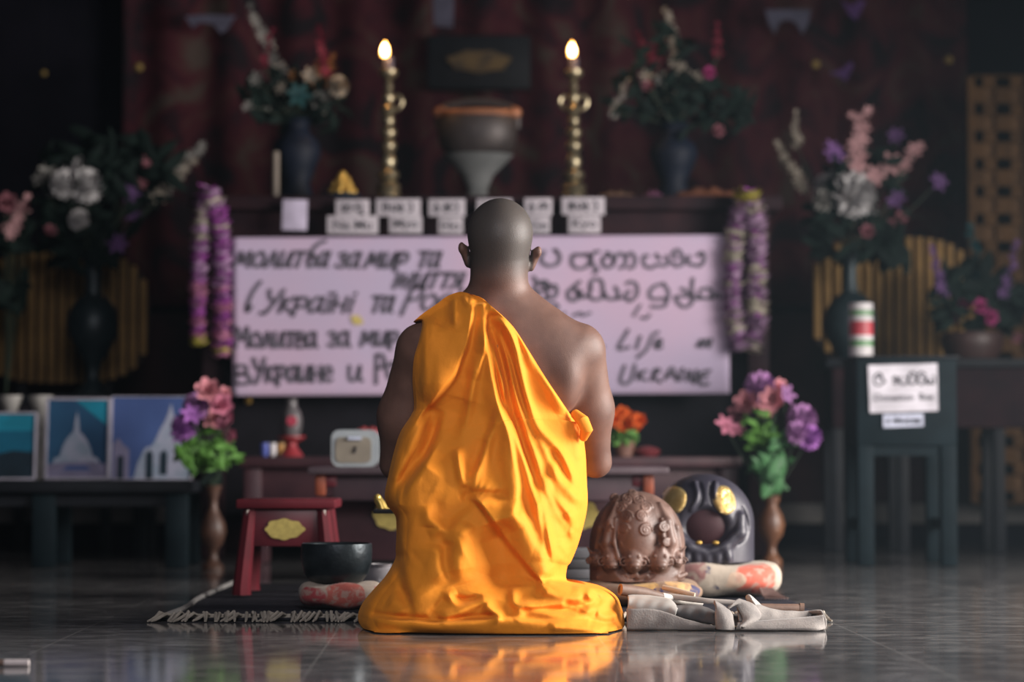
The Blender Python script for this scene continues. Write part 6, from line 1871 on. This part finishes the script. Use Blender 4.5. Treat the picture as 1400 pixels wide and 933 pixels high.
def petal(mb, base, d, side, L, W_, curl):
    """one curved petal: 3 x 4 grid from base along d, side = its width direction, curl bends it along the normal"""
    n = d.cross(side)
    vs = []
    for j in range(4):
        t = j / 3
        w_ = W_ * math.sin(math.pi * (0.18 + 0.72 * t)) ** 0.8
        for i in (-1, 0, 1):
            vs.append(base + d * L * t + side * w_ * 0.5 * i + n * (curl * L * t * t + 0.12 * W_ * (i * i)))
    mb.add(vs, grid_mesh(vs, 3, 4))
def bloom(mb, c, r, kind, rr, facing=Vector((0, -1, 0.25))):
    c = Vector(c)
    f = (facing + Vector((rr.uniform(-.5, .5), rr.uniform(-.3, .3), rr.uniform(-.4, .5)))).normalized()
    e1 = f.orthogonal().normalized(); e2 = f.cross(e1)
    if kind == 'ball':
        mb.ball(c, r * 0.62, 12, 8)
        n = 64
        for k in range(n):
            z = 1 - 2 * (k + 0.5) / n; a = k * 2.39996
            q = math.sqrt(1 - z * z)
            d = Vector((q * math.cos(a), q * math.sin(a), z))
            petal(mb, c + d * r * 0.35, (d + f * 0.25).normalized(), d.orthogonal().normalized(), r * 0.72, r * 0.5, 0.25)
    elif kind == 'rose':
        for lay, (n, tilt, L) in enumerate(((4, 1.1, 0.55), (5, 0.75, 0.8), (6, 0.35, 1.0))):
            for k in range(n):
                a = 2 * math.pi * (k + 0.5 * lay) / n
                d = e1 * math.cos(a) + e2 * math.sin(a)
                petal(mb, c, (d * math.cos(tilt) + f * math.sin(tilt)).normalized(), f.cross(d).normalized(), r * L, r * 0.75, 0.2)
    else:                                    # open lily / orchid
        for k in range(6):
            a = 2 * math.pi * k / 6 + rr.random() * 0.3
            d = e1 * math.cos(a) + e2 * math.sin(a)
            petal(mb, c, (d + f * 0.5).normalized(), f.cross(d).normalized(), r, r * 0.5, -0.25)
        mb.ball(c + f * r * 0.2, r * 0.16, 8, 6)
def leaf(mb, base, tip, W_, bend, rr):
    base = Vector(base); tip = Vector(tip)
    d = tip - base
    side = d.cross(Vector((rr.uniform(-.3, .3), -1, rr.uniform(-.3, .3))))
    side = side.normalized() if side.length > 1e-6 else Vector((1, 0, 0))
    n = side.cross(d).normalized()
    vs = []
    for j in range(7):
        t = j / 6
        w_ = W_ * math.sin(math.pi * min(1, 0.06 + t * 0.94)) ** 0.7
        for i in (-1, 0, 1):
            vs.append(base + d * t + side * w_ * 0.5 * i + n * (bend * d.length * math.sin(math.pi * t) - 0.15 * W_ * abs(i)))
    mb.add(vs, grid_mesh(vs, 3, 7))
def bouquet(label, base, y, heads, spikes, leaves, seed, name='flower_bouquet', head_k=1.2, stem_from=None, stem_m=None, depth=0.10):
    """heads: (kind, px, py, r_px, colour); spikes: (px0, py0, px1, py1, r_px, colour, n); leaves: (px, py, spread_px, n, material, length_px)"""
    rr = random.Random(seed)
    u_ = y / F_PX
    bp = P(base[0], base[1], y)
    t = thing(name, label, 'flowers', tuple(bp))
    stems = MB()
    def stem_to(c):
        c = Vector(c)
        m_ = (Vector(bp) + c) / 2 + Vector(((c.x - bp.x) * 0.12, 0.0, 0.02))
        stems.tube(spline([tuple(bp), tuple(m_), tuple(c)], 8), 0.0035, n=5)
    for (kind, px, py, r, col) in heads:
        c = P(px, py, y + rr.uniform(-depth, depth))
        mb = MB()
        bloom(mb, c, r * u_ * head_k, kind, rr)
        mb.build('flower_head', FM[col], t)
        stem_to(c)
    for (x0, y0, x1, y1, r, col, n) in spikes:
        mb = MB()
        dy = rr.uniform(-depth, depth)
        for i in range(n):
            s_ = i / max(n - 1, 1)
            c = P(x0 + (x1 - x0) * s_ + rr.uniform(-.35, .35) * r, y0 + (y1 - y0) * s_ + rr.uniform(-.3, .3) * r, y + dy + rr.uniform(-.02, .02))
            bloom(mb, c, r * u_ * (1.1 - 0.55 * s_), 'lily', rr)
        a_, b_ = P(x0, y0, y + dy), P(x1, y1, y + dy)
        mb.tube([a_, b_], 0.003, n=5)
        mb.build('flower_spike', FM[col], t)
        stem_to(a_)
    for (px, py, sp, n, m, ln) in leaves:
        mb = MB()
        for k in range(n):
            a = rr.uniform(0, 2 * math.pi)
            q = sp * math.sqrt(rr.random())
            c = P(px + q * math.cos(a) * 1.15, py + q * math.sin(a) * 0.9, y + rr.uniform(-depth, depth))
            d = Vector((rr.uniform(-1, 1), rr.uniform(-.5, .3), rr.uniform(-.4, 1))).normalized() * ln * u_
            leaf(mb, c - d * 0.5, c + d * 0.5, ln * u_ * rr.uniform(0.25, 0.42), rr.uniform(-.2, .2), rr)
        mb.build('foliage', m, t, kind='stuff')
    stems.build('stems', stem_m or M_STEM, t)
    return t

def vase(name, label, px, y, prof, m, zbase, n=36, cat='vase', extra=None):
    """prof: (radius px, py) from the bottom up; the foot stands on zbase"""
    u_ = y / F_PX
    c = P(px, 600, y)
    pts = [(0, zbase + 0.0012)]
    for i, (r, py) in enumerate(prof):
        z = P(px, py, y).z if i else zbase + 0.0012
        pts.append((r * u_, max(z, zbase + 0.0012 + 0.0008 * i)))
    rt, zt_ = pts[-1]
    pts += [(rt * 0.86, zt_), (rt * 0.75, zt_ - 0.03), (0, zt_ - 0.035)]
    o = MB().lathe(pts, (c.x, y, 0), n=n).build(name, m)
    return tag(o, label, cat)

M_VWOOD = mat('turned_brown_wood', (0.155, 0.068, 0.032), 0.4, col2=(0.075, 0.032, 0.018), scale=16, spec=0.5)
M_VWOOD2 = mat('dark_turned_wood', (0.090, 0.042, 0.026), 0.45, col2=(0.045, 0.022, 0.015), scale=16)
M_BRONZE = mat('blue_green_bronze', (0.024, 0.040, 0.046), 0.42, 0.3, col2=(0.014, 0.026, 0.032), scale=14, bump=0.1)
M_NAVY = mat('navy_vase_glaze', (0.006, 0.010, 0.022), 0.6, spec=0.2)

# left floor vase, pink and purple flowers
VY = 9.0
vase('wooden_vase', 'dark turned wooden floor vase of pink and purple flowers left of the red stool', 292, VY,
     [(15, 780), (15, 775), (9, 768), (6, 760), (7, 752), (14, 742), (18, 728), (16, 715), (10, 704), (6, 694), (6, 684), (9, 674), (12, 664)], M_VWOOD2, 0.0)
bouquet('pink and purple flowers with broad bright green leaves, left of the red stool', (292, 672), VY,
        [('rose', 283, 536, 17, 'rose'), ('rose', 300, 556, 17, 'pink'), ('ball', 268, 556, 15, 'lilac'), ('ball', 252, 584, 15, 'purple'), ('rose', 312, 580, 15, 'pink'), ('rose', 292, 574, 15, 'rose'),
         ('rose', 318, 598, 11, 'pink'), ('lily', 262, 568, 14, 'purple'), ('rose', 278, 552, 13, 'rose'), ('rose', 306, 540, 10, 'rose'), ('lily', 243, 596, 10, 'purple')], [],
        [(266, 620, 20, 26, M_LEAF, 28), (304, 624, 22, 30, M_LEAF, 28), (288, 600, 24, 16, M_LEAF, 24), (292, 655, 10, 8, M_LEAFD, 30)], 21)
# right floor vase
vase('wooden_vase', 'turned brown wooden floor vase of pink and lilac flowers behind the black temple block', 1054, VY + 0.2,
     [(14, 772), (14, 766), (8, 759), (6, 750), (8, 742), (15, 732), (18, 718), (15, 704), (9, 694), (7, 686), (11, 680), (14, 677)], M_VWOOD, 0.0)
bouquet('pink, lilac and purple flowers with green leaves rising over the black temple block', (1054, 684), VY + 0.2,
        [('ball', 1040, 532, 19, 'lilac'), ('rose', 1058, 548, 18, 'rose'), ('rose', 1022, 552, 17, 'rose'), ('lily', 992, 584, 15, 'pink'), ('lily', 1006, 588, 11, 'pink'), ('ball', 1096, 574, 17, 'lilac'),
         ('ball', 1106, 598, 14, 'purple'), ('ball', 1090, 592, 13, 'lilac'), ('rose', 1046, 562, 15, 'rose'), ('rose', 1010, 566, 14, 'dimpink'), ('lily', 1075, 540, 12, 'lilac'), ('rose', 1064, 530, 11, 'rose')], [],
        [(1042, 598, 20, 22, M_LEAF, 26), (1070, 600, 18, 14, M_LEAFP, 24), (1054, 636, 13, 20, M_LEAFP, 46), (1054, 660, 8, 12, M_LEAFP, 40), (1030, 578, 22, 10, M_LEAF, 20)], 22)
# orange flowers on the offering table beside the arm
OY = TY + 0.14
vase('flower_pot', 'brown pot of orange flowers on the offering table, beside the right arm', 853, OY, [(12, 628), (12, 626), (14, 618), (15, 608), (16, 604)], mat('terracotta_pot', (0.15, 0.070, 0.050), 0.6), tz)
bouquet('bright orange flowers with green leaves in the brown pot beside the right arm', (853, 612), OY,
        [('rose', 846, 566, 12, 'orange'), ('rose', 862, 574, 13, 'orange'), ('rose', 874, 576, 10, 'orange'), ('rose', 856, 582, 11, 'orange'), ('rose', 840, 574, 11, 'orange'), ('rose', 868, 586, 8, 'orange')], [],
        [(850, 596, 12, 22, M_LEAF, 17), (862, 598, 10, 10, M_LEAF, 15)], 23, depth=0.05)
c = P(884, 611, OY)
tag(MB().lathe([(0, tz + 0.001), (0.040, tz + 0.001), (0.055, tz + 0.020), (0.048, tz + 0.030), (0.020, tz + 0.040), (0, tz + 0.042)], (c.x, OY, 0), n=28).build('red_dish', mat('dim_red_dish', (0.15, 0.025, 0.030), 0.5)),
    'small red lidded dish right of the orange flower pot', 'dish')

# left bronze vase with white flowers
BYv = 10.6
vase('bronze_vase', 'large blue green bronze vase before the left gilt slatted screen', 126, BYv,
     [(24, 541), (22, 535), (12, 525), (9, 510), (12, 496), (22, 480), (32, 462), (35, 444), (32, 424), (22, 410), (12, 402), (11, 380), (13, 362), (17, 346)], M_BRONZE, slz)
bouquet('tall bouquet of white blossoms and pale spikes in the left bronze vase', (126, 352), BYv,
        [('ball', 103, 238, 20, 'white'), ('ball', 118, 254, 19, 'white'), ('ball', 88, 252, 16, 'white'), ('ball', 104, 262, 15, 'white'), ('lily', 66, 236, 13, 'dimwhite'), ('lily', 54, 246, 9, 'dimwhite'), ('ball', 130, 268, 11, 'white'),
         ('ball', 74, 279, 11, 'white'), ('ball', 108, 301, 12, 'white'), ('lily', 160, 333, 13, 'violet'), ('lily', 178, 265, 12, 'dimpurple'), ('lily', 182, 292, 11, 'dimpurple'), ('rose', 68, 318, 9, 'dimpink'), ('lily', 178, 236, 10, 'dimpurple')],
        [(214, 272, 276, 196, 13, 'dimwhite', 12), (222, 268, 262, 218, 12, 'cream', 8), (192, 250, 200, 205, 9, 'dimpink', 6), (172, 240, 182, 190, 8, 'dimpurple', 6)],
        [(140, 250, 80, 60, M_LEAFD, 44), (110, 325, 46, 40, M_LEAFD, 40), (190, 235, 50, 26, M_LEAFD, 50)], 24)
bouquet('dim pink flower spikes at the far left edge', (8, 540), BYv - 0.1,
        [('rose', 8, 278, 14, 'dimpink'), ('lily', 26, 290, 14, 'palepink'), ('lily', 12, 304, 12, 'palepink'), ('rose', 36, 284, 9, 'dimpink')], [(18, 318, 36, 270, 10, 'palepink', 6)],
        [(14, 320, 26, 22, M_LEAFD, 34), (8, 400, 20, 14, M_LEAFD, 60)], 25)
# right bronze vase
vase('bronze_vase', 'dark bronze vase with a pale neck before the right gilt slatted screen', 1164, BYv,
     [(22, 492), (20, 488), (24, 478), (34, 462), (37, 444), (34, 424), (24, 408), (12, 400), (9, 385), (9, 366), (12, 352), (16, 344)], M_BRONZE, scz)
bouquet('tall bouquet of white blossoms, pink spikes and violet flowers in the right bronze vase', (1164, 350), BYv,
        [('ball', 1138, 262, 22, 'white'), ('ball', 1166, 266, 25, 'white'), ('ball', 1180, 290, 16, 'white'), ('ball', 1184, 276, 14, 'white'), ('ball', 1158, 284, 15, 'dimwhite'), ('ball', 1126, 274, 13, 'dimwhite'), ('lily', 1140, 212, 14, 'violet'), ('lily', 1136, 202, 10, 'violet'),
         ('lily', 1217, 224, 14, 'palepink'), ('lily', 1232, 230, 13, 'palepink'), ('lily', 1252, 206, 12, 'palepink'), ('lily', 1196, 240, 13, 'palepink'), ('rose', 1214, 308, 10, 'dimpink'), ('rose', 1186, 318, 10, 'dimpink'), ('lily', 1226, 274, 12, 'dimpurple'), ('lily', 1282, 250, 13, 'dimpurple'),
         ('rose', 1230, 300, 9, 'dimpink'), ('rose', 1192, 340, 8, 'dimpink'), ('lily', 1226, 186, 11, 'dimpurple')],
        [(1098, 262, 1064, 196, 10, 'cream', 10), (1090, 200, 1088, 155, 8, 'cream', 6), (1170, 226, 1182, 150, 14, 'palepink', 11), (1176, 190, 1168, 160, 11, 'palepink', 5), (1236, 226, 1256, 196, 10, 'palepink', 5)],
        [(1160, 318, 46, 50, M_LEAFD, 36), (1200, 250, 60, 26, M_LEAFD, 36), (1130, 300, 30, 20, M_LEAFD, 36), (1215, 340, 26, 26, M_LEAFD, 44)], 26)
# dark pot plant with magenta flowers at the far right
vase('dark_planter', 'dark glazed planter on the right side table under magenta flowers', 1330, 10.55, [(34, 492), (36, 488), (42, 474), (44, 462), (40, 455)], mat('dark_glaze', (0.045, 0.022, 0.020), 0.5), scz)
bouquet('dark leafy plant with magenta blossoms beside the gilt lattice at the right', (1330, 464), 10.55,
        [('rose', 1316, 416, 11, 'magenta'), ('rose', 1338, 420, 11, 'magenta'), ('rose', 1304, 438, 10, 'magenta'), ('rose', 1352, 434, 11, 'magenta'), ('rose', 1366, 440, 9, 'magenta'), ('lily', 1392, 464, 9, 'dimpink')],
        [(1292, 400, 1274, 340, 9, 'dimpurple', 8), (1372, 404, 1392, 330, 9, 'dimpurple', 8), (1334, 396, 1330, 310, 13, 'teal', 9)],
        [(1330, 420, 44, 60, M_LEAFD, 32), (1330, 390, 44, 36, M_LEAFD, 40), (1385, 420, 24, 30, M_LEAFD, 36)], 27)
# the two vases of mixed flowers on the altar
VA = 10.45
vase('altar_vase', 'dark blue altar vase at the left, under red and white flowers', 404, VA, [(22, 268), (22, 264), (18, 250), (26, 230), (34, 210), (30, 194), (18, 182), (16, 172), (22, 164)], M_NAVY, az)
bouquet('mixed red, white and orange flowers in the left altar vase', (404, 168), VA,
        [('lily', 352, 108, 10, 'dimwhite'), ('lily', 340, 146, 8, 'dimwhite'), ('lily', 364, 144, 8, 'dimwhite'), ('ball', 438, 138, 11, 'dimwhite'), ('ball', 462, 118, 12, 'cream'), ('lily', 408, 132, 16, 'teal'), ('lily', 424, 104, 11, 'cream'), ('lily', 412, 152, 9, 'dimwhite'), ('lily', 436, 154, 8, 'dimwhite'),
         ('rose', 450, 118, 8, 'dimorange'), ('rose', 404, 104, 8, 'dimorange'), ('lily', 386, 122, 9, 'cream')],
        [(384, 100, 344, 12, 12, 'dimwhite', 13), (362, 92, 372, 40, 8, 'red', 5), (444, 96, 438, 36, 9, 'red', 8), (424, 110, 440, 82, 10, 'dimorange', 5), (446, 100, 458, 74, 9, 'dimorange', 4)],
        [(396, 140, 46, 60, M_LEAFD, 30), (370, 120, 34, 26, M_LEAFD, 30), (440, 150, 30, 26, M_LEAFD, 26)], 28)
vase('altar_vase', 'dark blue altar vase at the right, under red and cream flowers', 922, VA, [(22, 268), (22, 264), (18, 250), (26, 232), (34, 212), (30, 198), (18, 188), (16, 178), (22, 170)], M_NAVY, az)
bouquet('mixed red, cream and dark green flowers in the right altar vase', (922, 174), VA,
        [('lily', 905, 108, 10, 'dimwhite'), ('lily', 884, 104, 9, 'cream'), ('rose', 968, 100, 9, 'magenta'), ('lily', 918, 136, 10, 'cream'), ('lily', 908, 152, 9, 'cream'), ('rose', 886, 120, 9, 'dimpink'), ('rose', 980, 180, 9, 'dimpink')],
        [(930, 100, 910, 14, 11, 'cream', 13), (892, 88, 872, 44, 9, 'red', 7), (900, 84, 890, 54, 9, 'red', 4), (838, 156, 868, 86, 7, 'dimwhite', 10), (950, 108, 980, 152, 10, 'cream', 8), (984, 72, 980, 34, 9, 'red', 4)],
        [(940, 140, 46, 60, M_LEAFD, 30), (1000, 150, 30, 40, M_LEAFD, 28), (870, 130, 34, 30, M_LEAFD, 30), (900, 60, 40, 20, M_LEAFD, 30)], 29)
# ------------------------------------------------------------------ thin incense smoke hanging low in the right half of the hall
hz = bpy.data.materials.new('incense_haze')
hz.use_nodes = True
nt = hz.node_tree
for n_ in list(nt.nodes):
    if n_.type != 'OUTPUT_MATERIAL': nt.nodes.remove(n_)
vs_ = nt.nodes.new('ShaderNodeVolumeScatter')
vs_.inputs['Color'].default_value = (0.62, 0.84, 1.0, 1)
vs_.inputs['Anisotropy'].default_value = 0.2
tc_ = nt.nodes.new('ShaderNodeTexCoord')
sp_ = nt.nodes.new('ShaderNodeSeparateXYZ')
nt.links.new(tc_.outputs['Object'], sp_.inputs[0])
def rng_(sock, a, b, lo, hi):
    r = nt.nodes.new('ShaderNodeMapRange'); r.interpolation_type = 'SMOOTHSTEP'
    r.inputs['From Min'].default_value = a; r.inputs['From Max'].default_value = b
    r.inputs['To Min'].default_value = lo; r.inputs['To Max'].default_value = hi
    nt.links.new(sock, r.inputs['Value']); return r.outputs['Result']
m_ = nt.nodes.new('ShaderNodeMath'); m_.operation = 'MULTIPLY'
nt.links.new(rng_(sp_.outputs['X'], -2.2, 1.6, 0.0004, 0.0032), m_.inputs[0])
nt.links.new(rng_(sp_.outputs['Z'], 0.5, 2.6, 1.0, 0.15), m_.inputs[1])
nt.links.new(m_.outputs[0], vs_.inputs['Density'])
nt.links.new(vs_.outputs[0], [n_ for n_ in nt.nodes if n_.type == 'OUTPUT_MATERIAL'][0].inputs['Volume'])
hb_ = MB().box((0.0, 7.45, 1.55), (8.4, 8.9, 3.0)).build('incense_haze', hz, smooth=False)
tag(hb_, 'thin bluish incense smoke drifting over the altar hall, densest at the right', 'smoke', kind='stuff')
